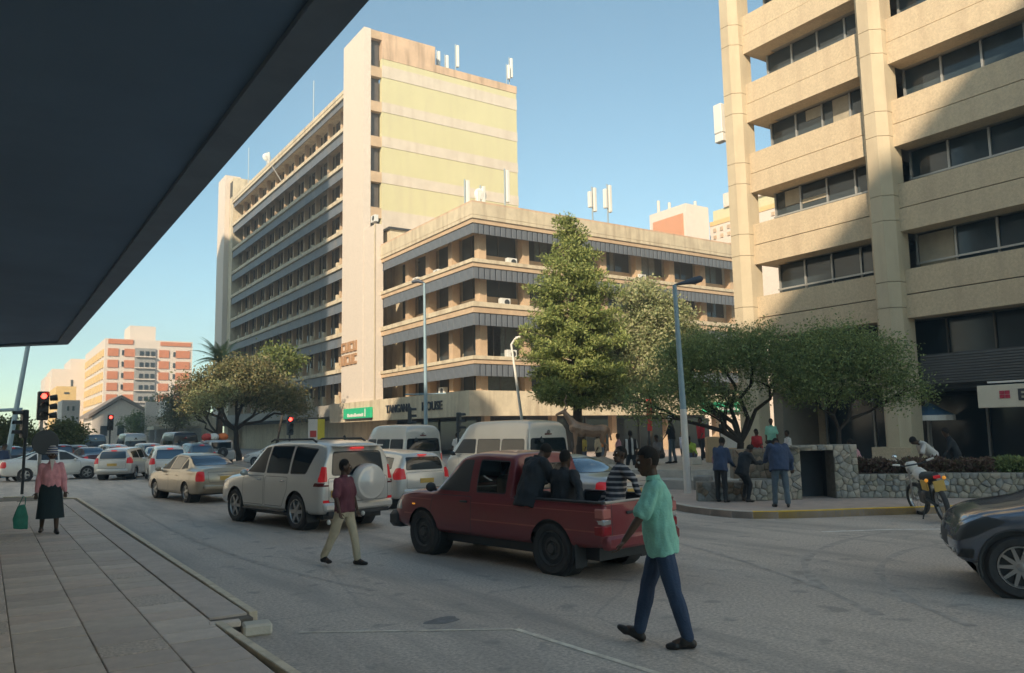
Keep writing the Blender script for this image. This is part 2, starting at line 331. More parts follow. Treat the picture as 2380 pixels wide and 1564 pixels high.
# ---------------------------------------------------------------- out-of-view buildings that shade the street, plus one added to bounce sunlight
def plain_block(nm, label, x0, x1, y0, y1, h, m, nf, face='+x', step=3.2):
    t = thing(nm, label, 'building', ((x0+x1)/2, (y0+y1)/2, 0)); cx_, cy_ = (x0+x1)/2, (y0+y1)/2
    MB().box(x0-cx_, x1-cx_, y0-cy_, y1-cy_, 0, h).build('wall', m, t)
    wm = MB().box(0, .05, -.9, .9, 0, 1.7).mesh('window', GLASS); fh = (h-5)/nf
    for f in range(nf):
        yy = y0+1.6; 
        while yy < y1-1.6 and len(t.children) < 280: link('window', wm, t, (x1-cx_+.005, yy-cy_, 5+f*fh+.8)); yy += step
    return t
plain_block('shop_building', 'white office block over the far end of the canopy, out of view', -22, -3.02, 20.5, 33.7, 27.9, WHITE, 6)
plain_block('shop_building', 'lower white block in the middle over the canopy, out of view', -22, -3.02, 3.5, 20.45, 20.3, WHITE, 4)
plain_block('shop_building', 'white office block behind the photographer over the canopy', -22, -3.02, -15.6, 3.45, 22.4, WHITE, 5)
plain_block('tall_office_block', 'tall concrete office block behind the photographer', -24, -3.02, -36, -16.6, 43, WHITE, 10, step=4.5)
plain_block('bounce_block', 'white block added beyond the right edge to bounce sunlight, out of view', 32.5, 60, -60, 2.9, 24, WHITE, 6)  # unseen block, added so its sunlit wall brightens the street
plain_block('tall_bank_block', 'tall bank block across the side street at the far left, out of view', -40, -3.02, 53.2, 98, 55.6, WHITE, 10, step=5)
# ---------------------------------------------------------------- facade kit (u along the wall, w outward, z up)
def frame(o, u, w):
    T = Matrix.Identity(4); u = Vector(u); w = Vector(w); z = Vector((0, 0, 1))
    for i in range(3): T[i][0] = u[i]; T[i][1] = w[i]; T[i][2] = z[i]; T[i][3] = o[i]
    return T
class F:  # facade local frame helper
    def __init__(s, parent, o, u, w): s.p = parent; s.T = frame(Vector(o)-parent.location, u, w)
    def mb(s): m = MB(); m.T = s.T; return m
    def part(s, name, m, *a, par=None, **k):
        b = s.mb().box(*a); det = s.T.to_3x3().determinant()
        if det < 0: b.f = [f[::-1] for f in b.f]
        return b.build(name, m, par or s.p, **k)
AC_GRP = 'air conditioner boxes on the window ledges'
acm = MB().bev(-.45, .45, -.2, .2, 0, .65, .02).mesh('ac_case', WHITEP)
acg = MB().lathe([(.01, 0), (.24, 0), (.24, .02), (.2, .02), (.18, .012), (.01, .012)], (.12, -.2, .33), 'y', 16); acg.f = [f[::-1] for f in acg.f]; acg = acg.mesh('fan_grille', TRIM)
def ac(parent_unused, loc, rz, label):
    t = thing('air_conditioner', label, 'air conditioner', loc, rz, AC_GRP); link('ac_case', acm, t); g = link('fan_grille', acg, t); g.location = (0, -.012, 0); return t
# ---------------------------------------------------------------- podium building (lower block on the corner)
pod = thing('podium_building', 'lower four storey cream corner block with blue grey sunshade bands and name board', 'building', (45, 60, 0))
CURT = [mat('green_grey_curtain', (.10, .13, .125), .25, var=.3, scale=9), mat('pale_curtain', (.22, .22, .19), .25, var=.3, scale=9)]
LED = [(17.65, 18.26, 16.86), (14.29, 14.90, 13.39), (10.82, 11.63, 9.87), (7.0, 7.59, 6.08)]  # ledge bottom, ledge top, fascia bottom
X0, Y0, X1, Y1 = 29.7, 49.9, 60.3, 69.3
B = lambda name, m, x0, x1, y0, y1, z0, z1, par=pod, **k: MB().box(x0-45, x1-45, y0-60, y1-60, z0, z1).build(name, m, par, **k)
B('core_wall', CREAM, X0+2.4, X1-.3, Y0+2.4, Y1-.05, 3.35, 18.2)
# parapet with a weathered top
MB().prism([(X0-.02-45, Y0-.02-60), (X1-45, Y0-.02-60), (X1-45, Y1-60), (X0+3.2-45, Y1-60), (X0+3.2-45, Y1-1.7-60), (X0-.02-45, Y1-2.9-60)], 18.26, 19.2).build('parapet', CREAM, pod)
B('parapet_cap', TERRA, X0+.0, X1, Y0+.0, Y0+.3, 19.2, 19.34); B('parapet_cap', TERRA, X0+.0, X0+.3, Y0+.3, Y1-2.9, 19.2, 19.34)
ye = Y1-2.75
for i, (lb, lt, fb) in enumerate(LED):
    # stepped ledge: upper cream lip and tan lower course, one slab per face
    mid = lerp(lb, lt, .55)
    B('ledge', CREAM, X0, X1, Y0, Y0+1.9, mid, lt); B('ledge', CREAM, X0, X0+1.9, Y0+1.9, ye, mid, lt)
    B('ledge_soffit', TANCOL, X0+.10, X1, Y0+.10, Y0+1.9, lb, mid); B('ledge_soffit', TANCOL, X0+.10, X0+1.9, Y0+1.9, ye, lb, mid)
    # fascia panels, one by one
    pw = .5; z0, z1 = fb, lb-.05
    me = MB().bev(.055, pw-.055, 0, .07, z0-fb, z1-fb, .015).mesh('fascia_panel', BLUEGREY)
    me2 = MB().bev(.02, 1.0-.02, 0, .06, z0-fb, z1-fb, .012).mesh('fascia_panel', BLUEGREY)
    x = X0+.16
    while x+pw < X1-.1: link('fascia_panel', me, pod, (x-45, Y0+.16-60, fb)); x += pw
    y = Y0+.2
    while y+1.0 <= ye+.01: o = link('fascia_panel', me2, pod, (X0+.16-45+.06, y-60, fb), R_(90)); y += 1.0
    B('fascia_backing', BLUEGREYD, X0+.24, X1-.1, Y0+.25, Y0+.33, fb+.03, lb); B('fascia_backing', BLUEGREYD, X0+.24, X0+.32, Y0+.33, ye, fb+.03, lb)
    # windows, blinds, spandrels, sills for the storey under this ledge
    nb = (LED[i+1][1] if i < 3 else 5.0); sp = .85 if i in (0, 1) else (.12 if i == 2 else .02)
    tall = i == 2
    cols_x = [31.4+4.05*k for k in range(8)]; cols_y = [51.65+4.0*k for k in range(4)]
    B('soffit', TANCOL, X0+.35, X1-.1, Y0+.35, Y0+2.4, lb+.02, lb+.1); B('soffit', TANCOL, X0+.35, X0+2.4, Y0+2.4, ye, lb+.02, lb+.1)
    for k, cx_ in enumerate(cols_x):
        B('column', TANCOL, cx_-.32, cx_+.32, Y0+1.3, Y0+2.0, nb, lb)
        if k < 7:
            a, b = cx_+.32, cols_x[k+1]-.32
            w = B('window', GLASS, a, b, Y0+2.28, Y0+2.34, nb+sp, lb); 
            for q in (.5,) if not tall else (.33, .66): (B('mullion', BRONZE, lerp(a, b, q)-.03, lerp(a, b, q)+.03, Y0+2.2, Y0+2.27, nb+sp, lb, par=w), B('curtain', random.choice(CURT), a+random.choice([.05, 1.2]), b-random.choice([.05, .9, 1.6]), Y0+2.265, Y0+2.278, nb+sp+.02, lb-.3*random.random(), par=w) if random.random() < .6 else None)
            if sp > .3: B('spandrel', TANCOL, a, b, Y0+2.05, Y0+2.36, nb+.3, nb+sp); B('sill', WHITE, a+.1, b-.1, Y0+1.95, Y0+2.04, nb, nb+.36)
    for k, cy_ in enumerate(cols_y):
        if k: B('column', TANCOL, X0+1.3, X0+2.0, cy_-.32, cy_+.32, nb, lb)
        a, b = cy_+.32, (cols_y[k+1]-.32 if k < 3 else ye)
        w = B('window', GLASS, X0+2.28, X0+2.34, a, b, nb+sp, lb); B('mullion', BRONZE, X0+2.2, X0+2.27, (a+b)/2-.03, (a+b)/2+.03, nb+sp, lb, par=w)
        if sp > .3: B('spandrel', TANCOL, X0+2.05, X0+2.36, a, b, nb+.3, nb+sp); B('sill', WHITE, X0+1.95, X0+2.04, a+.1, b-.1, nb, nb+.36)
    if i == 3: continue
# wide name band (canopy fascia) round the corner and along the tower
B('name_band', CREAM, 28.7, 60, 48.9, 49.9+.3, 3.12, 4.95); B('name_band', CREAM, 28.7, 29.9, 50.2, 76.5, 3.12, 4.95)
B('band_roof', CREAM, 29.9, 58.7, 50.2, 52.4, 4.55, 4.98); B('band_roof', CREAM, 29.9, 32.2, 52.4, 69, 4.55, 4.98)
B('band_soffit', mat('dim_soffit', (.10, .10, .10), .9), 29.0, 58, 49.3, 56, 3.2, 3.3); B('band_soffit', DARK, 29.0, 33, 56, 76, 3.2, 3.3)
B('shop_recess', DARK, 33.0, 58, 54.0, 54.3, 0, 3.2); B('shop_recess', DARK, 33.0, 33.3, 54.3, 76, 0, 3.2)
for k in range(8): x = 34+3.1*k; w = B('shop_window', GLASSD, x, x+2.8, 53.9, 53.95, .5, 2.9); B('shop_frame', BRONZE, x-.12, x-.02, 53.85, 53.97, .15, 3.1)
for k in range(6): y = 55+3.2*k; B('shop_window', GLASSD, 32.9, 32.95, y, y+2.8, .5, 2.9); B('shop_frame', BRONZE, 32.85, 32.97, y-.12, y-.02, .15, 3.1)
for k in range(5): B('ground_column', TANCOL, 31+6.2*k, 31.5+6.2*k, 50.6, 51.1, .146, 3.2)
LET = mat('dark_letters', (.03, .035, .045), .6, var=0)
# name: letters stand on the band facing the street (-X side), reading towards the camera
def band_text(s, y_start, z, size, xs=1): return text_mesh(s, size, LET, .05, .008, pod, (28.64-45, y_start-60, z), (R_(90), 0, R_(-90)), xs=xs, name='name_letters')
band_text('TANGANA', 62.9, 3.72, .95, 1.02); band_text('HOUSE', 56.2, 3.72, .95, 1.1)
def green_sign(loc, rz, w, h, label):
    t = thing('green_sign', label, 'sign', loc, rz)
    MB().bev(0, w, 0, .22, 0, h, .02).build('sign_box', GOLDGRN, t)
    b = MB(); x = w*.16; hs = [.42, .30, .36, .30, .44, .30, .34, .30, .40]
    for i, q in enumerate(hs): b.bev(x, x+w*.055, -.03, 0, h*.16, h*.16+h*q*.8, .008); x += w*.067
    b.bev(w*.80, w*.83, -.03, 0, h*.12, h*.88, .006)
    b.build('white_lettering', WHITE, t); MB().box(-.02, w+.02, .0, .24, -.05, -.005).build('sign_tray', TRIM, t); return t
green_sign((28.45, 72.2, 3.4), R_(-90), 6.4, .95, 'green shop sign with white lettering on the street side band beside the tower')
green_sign((52.2, 48.64, 3.35), 0, 5.4, .88, 'green shop sign with white lettering behind the dark street trees')
# roof plant rooms behind the podium parapet
B('plant_room', PINKW, 33.5, 39.5, 64.5, 69.2, 18.2, 20.6); B('plant_room', PINKW, 39.5, 44.5, 61.5, 69.0, 18.2, 21.5)
B('roof_shed', CREAM, 30.6, 33.4, 66.3, 69.2, 18.2, 20.9); B('shed_roof', TRIM, 30.4, 33.8, 66.1, 69.2, 20.9, 21.1)
# ---------------------------------------------------------------- office tower
tw = thing('office_tower', 'tall cream and pale yellow tower with dark window bands and a white end fin', 'building', (40, 95, 0))
Tb = lambda name, m, x0, x1, y0, y1, z0, z1, par=None, **k: MB().box(x0-40, x1-40, y0-95, y1-95, z0, z1).build(name, m, par or tw, **k)
Tb('core_wall', CREAM, 31.9, 47.0, 69.9, 121.4, 0, 37.6)
Tb('roof_slab', CREAM, 29.75, 47.2, 74.6, 121.4, 37.2, 38.0)
fin = Tb('fin_wall', MOSAIC, 29.2, 29.95, 69.4, 74.7, 4.96, 41.9)
Tb('fin_step', MOSAIC, 29.26, 29.98, 66.5, 69.38, 4.97, 21.3)
Tb('fin_edge', CREAM, 29.12, 29.195, 66.5, 66.62, 4.97, 21.3)
# raised brown block lettering on the fin (two short rows)
for r_ in range(2):
    for c_ in range(4):
        y = 74.55-1.0*c_; z = 9.9-1.25*r_
        b = MB(); b.box(29.08-40, 29.19-40, y-.82-95, y-95, z, z+.24); b.box(29.08-40, 29.19-40, y-.24-95, y-95, z+.24, z+1.0)
        if (r_+c_) % 2: b.box(29.08-40, 29.19-40, y-.82-95, y-.6-95, z+.24, z+1.0)
        else: b.box(29.08-40, 29.19-40, y-.82-95, y-.24-95, z+.76, z+1.0)
        b.build('relief_letter', mat('brown_relief', (.42, .24, .13), .8), tw)
# side wall: yellow with white stripes
Tb('yellow_wall', YELW, 31.1, 47.2, 69.4, 69.88, 18.3, 39.06)
for a, b in ((37.14, 38.38), (33.54, 34.57), (29.99, 31.07), (26.3, 27.37), (18.3, 23.6)): Tb('white_stripe', PINKW, 31.1, 47.23, 69.36, 69.395, a, b)
Tb('stained_block', TERRA, 31.1, 37.1, 69.37, 72.5, 39.07, 41.85); Tb('upper_band', TERRA, 37.1, 47.25, 69.35, 70.2, 39.07, 39.9)
Tb('stair_reveal', TERRA, 29.96, 31.09, 70.2, 70.5, 18.3, 41.8)
for k in range(7):
    z = 38.3-k*3.58
    Tb('stair_window', mat('brown_stair_glass', (.10, .085, .075), .3), 30.02, 31.0, 69.9, 70.0, z-.2+(0 if k else .0), z+(2.3 if k else 2.7)); Tb('stair_spandrel', TANCOL, 29.97, 31.09, 69.42, 70.19, z-1.24, z-.21)
Tb('stair_cap', TANCOL, 29.97, 31.09, 69.42, 70.19, 41.0, 41.86)
# street facade
LZ = [38.0, 34.0, 30.15, 26.55, 23.0, 19.4, 15.9, 12.3, 8.6, 5.2]
colm = MB().box(-.25, .25, -.2, .2, 0, 1).mesh('column', TANCOL); colm2 = MB().prism([(-.6, 0), (-.1, 0), (-.3, .9), (-.6, .9)], -.2, .2, 1).mesh('column_foot', CREAM)
for i in range(len(LZ)-1):
    top, bot = LZ[i], LZ[i+1]
    Tb('ledge', CREAM, 29.75, 31.8, 74.72, 121.3, bot-.42, bot-.02) if bot > 6 else None
    if i == 0: Tb('cornice', CREAM, 29.7, 31.8, 74.72, 121.4, top-.42, top+.01)
    ft = top-.43; fbm = ft-1.0
    for k in range(12): Tb('fascia_panel', BLUEGREY, 29.95, 30.03, 74.75+k*3.88, 74.75+(k+1)*3.88-.05, fbm, ft-.06)
    Tb('fascia_backing', BLUEGREYD, 30.04, 30.1, 74.75, 121.3, fbm+.03, ft)
    Tb('soffit', TANCOL, 30.1, 31.7, 74.75, 121.3, ft-.08, ft-.002)
    Tb('spandrel', CREAM, 31.62, 31.88, 74.75, 121.3, bot, bot+.75)
    for k in range(12):
        y = 76.0+k*3.95
        c = link('column', colm, tw, (31.25-40, y-95, bot)); c.scale = (1, 1, ft-bot)
        link('column_foot', colm2, tw, (31.2-40, y-95, bot-.02))
    for k in range(12): w = Tb('window', GLASS, 31.8, 31.86, 74.8+k*3.95+1.55, 74.8+(k+1)*3.95+.85-.04, bot+.76, ft); 
rb = Tb('rear_fin', MOSAIC, 29.2, 31.5, 123.6, 128.0, 4.9, 42.3); Tb('rear_fin_link', CREAM, 29.9, 33.4, 121.45, 123.55, 0, 41.4)
for k in range(2): Tb('rear_slot', GLASSD, 29.8, 29.89, 121.9+k*.8, 122.3+k*.8, 38.5, 40.9)
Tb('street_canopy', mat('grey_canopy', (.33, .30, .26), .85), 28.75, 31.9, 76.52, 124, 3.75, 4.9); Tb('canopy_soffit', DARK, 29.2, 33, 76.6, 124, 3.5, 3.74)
Tb('ground_wall', GLASSD, 33.2, 33.4, 76.6, 124, 0, 3.6)
for k in range(12): Tb('shop_pier', BRONZE, 32.9, 33.15, 77+4*k, 77.5+4*k, .146, 3.6)
# antennas and flag pole on the roofs
def antenna(loc, h, label, n=1, dish=False):
    t = thing('antenna', label, 'antenna', loc, 0, 'antennas on the roofs')
    MB().cyl((0, 0, 0), (0, 0, h), .06, n=8).build('mast', STEEL, t)
    for k in range(n): MB().bev(.12-.5*k, .40-.5*k, -.16, .16, h*.35+k*.3, h*.98-.4*k, .03).build('panel', WHITE, t)
    if dish: MB().lathe([(.01, 0), (.35, .04), (.55, .14), (.57, .14), (.36, .0), (.01, -.04)], (0, -.15, h*.7), 'y', 18).build('dish', WHITE, t)
    return t
antenna((29.9, 85.8, 38.0), 4.9, 'thin mast on the tower roof edge above the street', 0); antenna((29.9, 113.2, 38.0), 5.5, 'thinnest mast at the far end of the tower roof', 0)
antenna((30.3, 105.6, 38.0), 2.6, 'antenna with white dish on the far part of the tower roof', 1, True)
for x, h, l in ((37.9, 2.6, 'short white panel antenna beside the stained roof block'), (38.9, 2.4, 'middle white panel antenna beside the stained roof block'), (40.2, 3.9, 'tallest white panel antenna beside the stained roof block')): antenna((x, 70.6, 39.6), h, l)
antenna((46.3, 69.9, 39.9), 2.6, 'left antenna of the pair on the far corner of the yellow wall', 1); antenna((46.8, 70.1, 39.9), 3.6, 'right taller antenna of the pair on the far corner of the yellow wall', 1)
antenna((31.2, 53.5, 18.9), 3.3, 'left panel antenna on the podium corner against the yellow wall'); antenna((32.0, 52.4, 18.9), 2.6, 'dish antenna on the podium corner', 2, True); antenna((34.2, 52.2, 18.9), 4.3, 'tall slim antenna right of the podium corner dish')
antenna((42.0, 50.6, 19.2), 3.3, 'left white antenna on the podium roof behind the conifer top', 2); antenna((43.7, 50.6, 19.2), 3.8, 'right white antenna on the podium roof behind the conifer top', 2)
fp = thing('flag_pole', 'white flag pole leaning out of the tower facade near the roof', 'pole', (29.7, 97, 34)); MB().cyl((0, 0, 0), (-2.3, -1, 2.6), .06, .04, 8).build('pole', WHITE, fp)
for (x, y, z, rz, lb) in ((34.1, 51.3, 14.92, 0, 'white air conditioner on the top podium ledge behind the conifer edge'), (33.4, 51.3, 11.65, 0, 'white air conditioner right of the corner column on the second ledge'),
    (31.1, 58.0, 14.92, -90, 'larger white air conditioner under the awning box on the street side ledge'), (31.1, 61.9, 14.92, -90, 'white air conditioner nearest the tower on the street side ledge'), (47.9, 51.3, 14.92, 0, 'round fronted white air conditioner right of the conifer on the podium ledge'),
    (31.1, 57.2, 5.0, -90, 'white air conditioner above the street name board'), (33.9, 51.3, 7.62, 0, 'white air conditioner near the leaning lamp on the lower ledge'), (29.85, 68.2, 21.9, -90, 'white unit hung at the step of the white fin')): ac(None, (x, y, z), R_(rz), lb)
# ---------------------------------------------------------------- right hand office building
rb = thing('sand_office_building', 'sand coloured office block at the right with ribbon windows between round edged columns', 'building', (36, 12, 0))
Rb = lambda name, m, x0, x1, y0, y1, z0, z1, par=None, **k: MB().box(x0-36, x1-36, y0-12, y1-12, z0, z1).build(name, m, par or rb, **k)
GZ = [7.4+3.73*k for k in range(8)]   # groove in the middle of each spandrel
def ribbed(n, x0, x1, y0, y1, z0, z1): pass
colp = lambda yc, w=.58: [(31.35-36, yc-w*.45-12), (31.35-36, yc+w*.45-12), (31.75-36, yc+w-12), (32.6-36, yc+w-12), (32.6-36, yc-w-12), (31.75-36, yc-w-12)]
yc_ = [26.55, 18.85, 11.1, 3.3]
for yc in yc_:
    zs = [0.15]+[v for g in GZ for v in (g-.55, g+.55)]+[38]
    for a, b in zip(zs, zs[1:]): MB().prism(colp(yc), a+.012, b-.012).build('column_section', SANDC, rb)
    MB().box(31.42-36, 32.5-36, yc-.53-12, yc+.53-12, 0, 37.9) if False else MB().prism([(31.40-36, yc-.2-12), (31.40-36, yc+.2-12), (31.80-36, yc+.54-12), (32.5-36, yc+.54-12), (32.5-36, yc-.54-12), (31.80-36, yc-.54-12)], 0, 37.9).build('column_core', BRONZE, rb)
MB().prism([(31.1-36, 18.0-12), (31.1-36, 19.7-12), (32.8-36, 19.7-12), (32.8-36, 18.0-12)], .1, 1.05).build('column_plinth', SANDW, rb)
bays = [(19.43, 25.97), (11.68, 18.27), (3.88, 10.52)]
for bi, (ya, yb) in enumerate(bays):
    for g in GZ:
        Rb('spandrel_lower', SANDW, 32.05, 33.0, ya, yb, g-1.0, g-.03); Rb('spandrel_upper', SANDW, 32.12, 33.0, ya, yb, g+.03, g+1.08); Rb('groove', BRONZE, 32.2, 32.9, ya, yb, g-.03, g+.03)
        z0, z1 = g+1.08, g+2.73
        yw = yb-.55 if bi == 0 else yb
        Rb('ceiling', mat('office_ceiling', (.30, .29, .27), .9), 33.0, 39, ya, yw, z1+.03, z1+.2); Rb('sill_slab', SANDW, 33.0, 33.4, ya, yw, z0-.12, z0-.001)
        wl = []; n = 4; st = (yw-ya)/n
        for k in range(n):
            a, b = ya+k*st, ya+(k+1)*st
            w = Rb('window', GLASS, 33.30, 33.34, a+.05, b-.05, z0+.05, z1-.02); wl.append(w)
            Rb('mullion', ALU, 33.22, 33.40, b-.045, b+.045, z0, z1, par=w)
            if random.random() < .42:
                h = random.uniform(.35, .95); Rb('blind', BLIND, 33.26, 33.295, a+.08, b-.08-random.choice([0, .5]), z0+.05 if random.random() < .6 else z1-h, (z0+h if random.random() < .5 else z1-.05), par=w)
        Rb('handrail', ALU, 33.05, 33.11, ya, yw, z0+.32, z0+.40); Rb('window_rail', ALU, 33.2, 33.38, ya, yw, z0, z0+.05)
        if bi == 0: 
            w = Rb('corner_window', GLASS, 33.4, 35.5, yw-.06, yw-.01, z0+.05, z1)
Rb('core_wall', CONC, 36.5, 60, -20, 25.0, 0, 38); 
for g in GZ: Rb('end_spandrel', SANDW, 33.0, 60, 25.0, 25.95, g-1.0, g+1.08)
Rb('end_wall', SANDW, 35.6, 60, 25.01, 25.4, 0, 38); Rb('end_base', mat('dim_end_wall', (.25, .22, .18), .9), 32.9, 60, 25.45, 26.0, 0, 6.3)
# street level: dark upper glazing, ribbed fascia, deep shop recess
Rb('mezzanine_window', GLASSD, 33.6, 33.66, 0, 25.0, 4.6, 6.4)
for k in range(14): Rb('mezzanine_mullion', BRONZE, 33.5, 33.59, 25-k*1.9, 25.07-k*1.9, 4.6, 6.4)
for k in range(11): Rb('fascia_slat', mat('dark_ribbed_fascia', (.10, .105, .11), .6, metal=.2), 32.5+.0*k, 32.62, 0, 18.1, 3.62+k*.11, 3.70+k*.11); 
Rb('fascia_backing', TRIM, 32.63, 32.7, 0, 18.1, 3.55, 4.86); Rb('fascia_slat_backing', TRIM, 32.63, 32.7, 19.6, 25.5, 3.7, 4.6)
for k in range(8): Rb('fascia_slat', SANDC, 32.5, 32.62, 19.7, 25.8, 3.72+k*.11, 3.80+k*.11)
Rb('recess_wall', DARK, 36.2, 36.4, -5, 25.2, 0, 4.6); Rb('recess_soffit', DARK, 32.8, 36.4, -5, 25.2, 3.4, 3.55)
for k in range(9): w = Rb('shop_window', GLASSD, 35.6, 35.66, 22.4-2.6*k, 24.8-2.6*k, .2, 3.2); Rb('shop_frame', ALU, 35.55, 35.7, 24.85-2.6*k, 24.95-2.6*k, .15, 3.3)
Rb('entrance_pier', SANDC, 33.9, 34.5, 12.6, 13.3, .146, 3.4); aw2 = thing('shop_umbrella', 'blue and cream shop umbrella beside the second column of the sand building', 'umbrella', (33.6, 18.5, .146)); MB().lathe([(.01, 2.75), (.95, 2.2), (.93, 2.17), (.01, 2.7)], n=16).build('cover', mat('blue_canvas', (.05, .12, .20), .8), aw2); MB().lathe([(.96, 2.2), (.97, 1.98), (.955, 1.98), (.945, 2.2)], n=16).build('valance', WHITE, aw2); MB().cyl((0, 0, 0), (0, 0, 2.7), .03, n=8).build('pole', ALU, aw2)
sg = thing('shop_sign', 'long cream shop sign with red square and dark lettering under the ribbed fascia', 'sign', (31.9, 15.65, 2.55))
MB().bev(0, .12, -7, 0, 0, .86, .02).build('sign_board', mat('cream_sign', (.62, .57, .47), .6, var=.04), sg)
for (a, b) in ((0, 0), (1, 0), (0, 1), (1, 1)): MB().box(-.02, -.001, -1.18+a*.19, -1.01+a*.19, .34+b*.15, .475+b*.15).build('red_square', mat('crimson', (.42, .03, .07), .5, var=0), sg)
text_mesh('Edgars', .58, LET, .012, .02, sg, (-.02, -1.45, .26), (R_(90), 0, R_(-90)))
box_part('sign_top_bar', sg, WHITE, .02, .1, -6, -.4, .93, 1.0)
cn2 = thing('antenna_box', 'white equipment box fixed high on the left column of the sand building', 'box', (31.9, 27.5, 17.5)); MB().bev(-.25, .2, -.2, .35, 0, 1.6, .04).build('case', WHITE, cn2); MB().bev(-.28, .1, -.25, .3, -.5, -.05, .03).build('lower_case', WHITE, cn2)
# ---------------------------------------------------------------- distant buildings
ht = thing('red_white_hotel', 'distant white and orange brick slab block with a grey stair shaft and roof box', 'building', (31, 220, 0))
Hb = lambda name, m, x0, x1, y0, y1, z0, z1, par=None: MB().box(x0-31, x1-31, y0-220, y1-220, z0, z1).build(name, m, par or ht)
HW = mat('hotel_white', (.68, .58, .50), .85, var=.05); GREYV = mat('grey_shaft', (.30, .29, .28), .8, var=.1)
ORB = mat('hotel_orange_brick', (.56, .20, .10), .85, var=.08)
Hb('wall', HW, 21.8, 40.6, 200, 243, 0, 24.6); Hb('roof_box', HW, 27.2, 32.8, 203, 212, 24.6, 28.2); Hb('shaft', GREYV, 28.0, 32.4, 199.6, 199.98, 0, 22.6); Hb('roof_line', ORB, 22.4, 27.6, 199.8, 199.98, 23.4, 24.5); Hb('roof_line', ORB, 33.4, 40.2, 199.8, 199.98, 23.4, 24.3)
for f in range(8):
    z = 20.6-2.62*f
    for a, b in ((22.4, 24.6), (25.8, 28.0), (33.2, 35.4), (36.9, 40.0)): Hb('brick_panel', ORB, a, b, 199.8, 199.98, z, z+1.75)
    for a in (25.3, 36.3): Hb('window', GLASS, a, a+.45, 199.8, 199.98, z+.3, z+1.4)
    for a in (29.0, 30.2, 31.4): Hb('window', GLASSD, a, a+.8, 199.45, 199.58, z+.3, z+1.3)
    Hb('balcony', HW, 28.0, 32.4, 199.0, 199.59, z-.1, z+.1)
    for k in range(9): Hb('side_panel', OCHRE, 21.6, 21.79, 201.5+4.6*k, 204.6+4.6*k, z, z+1.7)
text_mesh('ZB', 1.0, HW, .05, .03, ht, (22.6-31, 199.7-220, 18.2), (R_(90), 0, 0), name='roof_letters') if False else None
def blk(nm, label, x0, x1, y0, y1, h, m, wins=(), wm=None, cat='building', extra=()):
    t = thing(nm, label, cat, ((x0+x1)/2, (y0+y1)/2, 0)); ax, ay = (x0+x1)/2, (y0+y1)/2
    MB().box(x0-ax, x1-ax, y0-ay, y1-ay, 0, h).build('wall', m, t)
    for (a, b, c, d) in wins: MB().box(a-ax, b-ax, y0-ay-.12, y0-ay-.005, c, d).build('window', wm or GLASS, t)
    for (mm, *bx) in extra: MB().box(bx[0]-ax, bx[1]-ax, bx[2]-ay, bx[3]-ay, bx[4], bx[5]).build('panel', mm, t)
    return t
blk('pale_block', 'pale pinkish windowless tower rising beyond the ochre building at the far left', 13.9, 22.5, 240, 262, 20.4, HW, [(18.4, 18.9, 12, 17.6)], extra=[(HW, 18.2, 22.6, 241, 262, 20.4, 23.3), (HW, 12.6, 13.9, 243, 262, 0, 18.5)])
blk('ochre_block', 'low ochre brick block at the far left below the pale tower', 10.7, 14.0, 170, 190, 11.8, OCHRE, [(12.0, 12.8, 10.4, 10.7)], extra=[(HW, 10.5, 14.1, 169.7, 169.95, 9.0+2*k-8, 9.25+2*k-8) for k in range(4)]+[(ORB, 10.8, 11.9, 169.6, 169.9, 1+2*k, 2.2+2*k) for k in range(3)])
blk('white_shopfront', 'small white flat front house with four little windows left of the hotel', 8.3, 10.4, 120, 128, 7.1, HW, [(8.9, 9.15, 5.7, 6.3), (9.5, 9.75, 5.7, 6.3), (9.5, 9.75, 4.5, 5.0), (8.8, 9.0, 3.4, 3.9), (9.0, 9.9, .5, 3.0)])
blk('far_left_block', 'grey and cream low block with a window band at the extreme left edge', -2.2, .6, 70, 84, 4.6, HW, [(-2.0, .4, 3.2, 4.0), (-2.0, .4, 1.6, 2.4)])
g = thing('gabled_house', 'cream gabled shop house with a grey roof below the hotel', 'building', (18.7, 152, 0))
MB().prism([(-4.4, 0), (4.6, 0), (4.6, 5.6), (-.3, 8.4), (-4.4, 5.4)], -8, 6, 1).build('wall', HW, g)
MB().prism([(-5.0, 5.3), (-.3, 8.45), (5.2, 5.3), (5.2, 5.7), (-.3, 9.0), (-5.0, 5.8)], -8.5, 6.5, 1).build('roof', mat('dull_brown_roof', (.26, .21, .18), .9), g)
for k in range(3): box_part('window', g, GLASS, -3.2+2.5*k, -2.2+2.5*k, -8.1, -8.005, 2.4, 4.0)
bb = thing('blank_billboard', 'blank pale billboard tower right of the red and white hotel', 'billboard', (22.4, 137, 0)); MB().box(-1.4, 1.4, -.3, .3, .8, 7.6).build('panel', HW, bb); MB().box(-.1, 2.1, .35, .7, 0, 3.8).build('brick_base', ORB, bb)
lr = thing('pale_roofed_shop', 'low shop with pale sloping roof partly behind the street tree', 'building', (25.5, 134, 0)); MB().box(-2.4, 6, -3, 6, 0, 5.6).build('wall', CREAM, lr); MB().prism([(-3.0, 5.2), (3.8, 5.2), (2.2, 7.4), (-2.0, 7.8)], -3.4, 6, 1).build('roof', HW, lr)
aw = thing('street_awning', 'long cream awning over the shops beyond the street tree', 'awning', (24.6, 128, 0)); MB().prism([(-4.2, 3.1), (3.5, 3.9), (3.5, 4.4), (-4.2, 3.6)], -3, 2.5, 1).build('canopy', CREAM, aw); [box_part('post', aw, CONC, x, x+.2, -2.9, -2.7, 0, 3.2) for x in (-4, 0, 3.2)]; box_part('back_wall', aw, CONC, -4, 3.5, 2.1, 2.4, 0, 3.3)
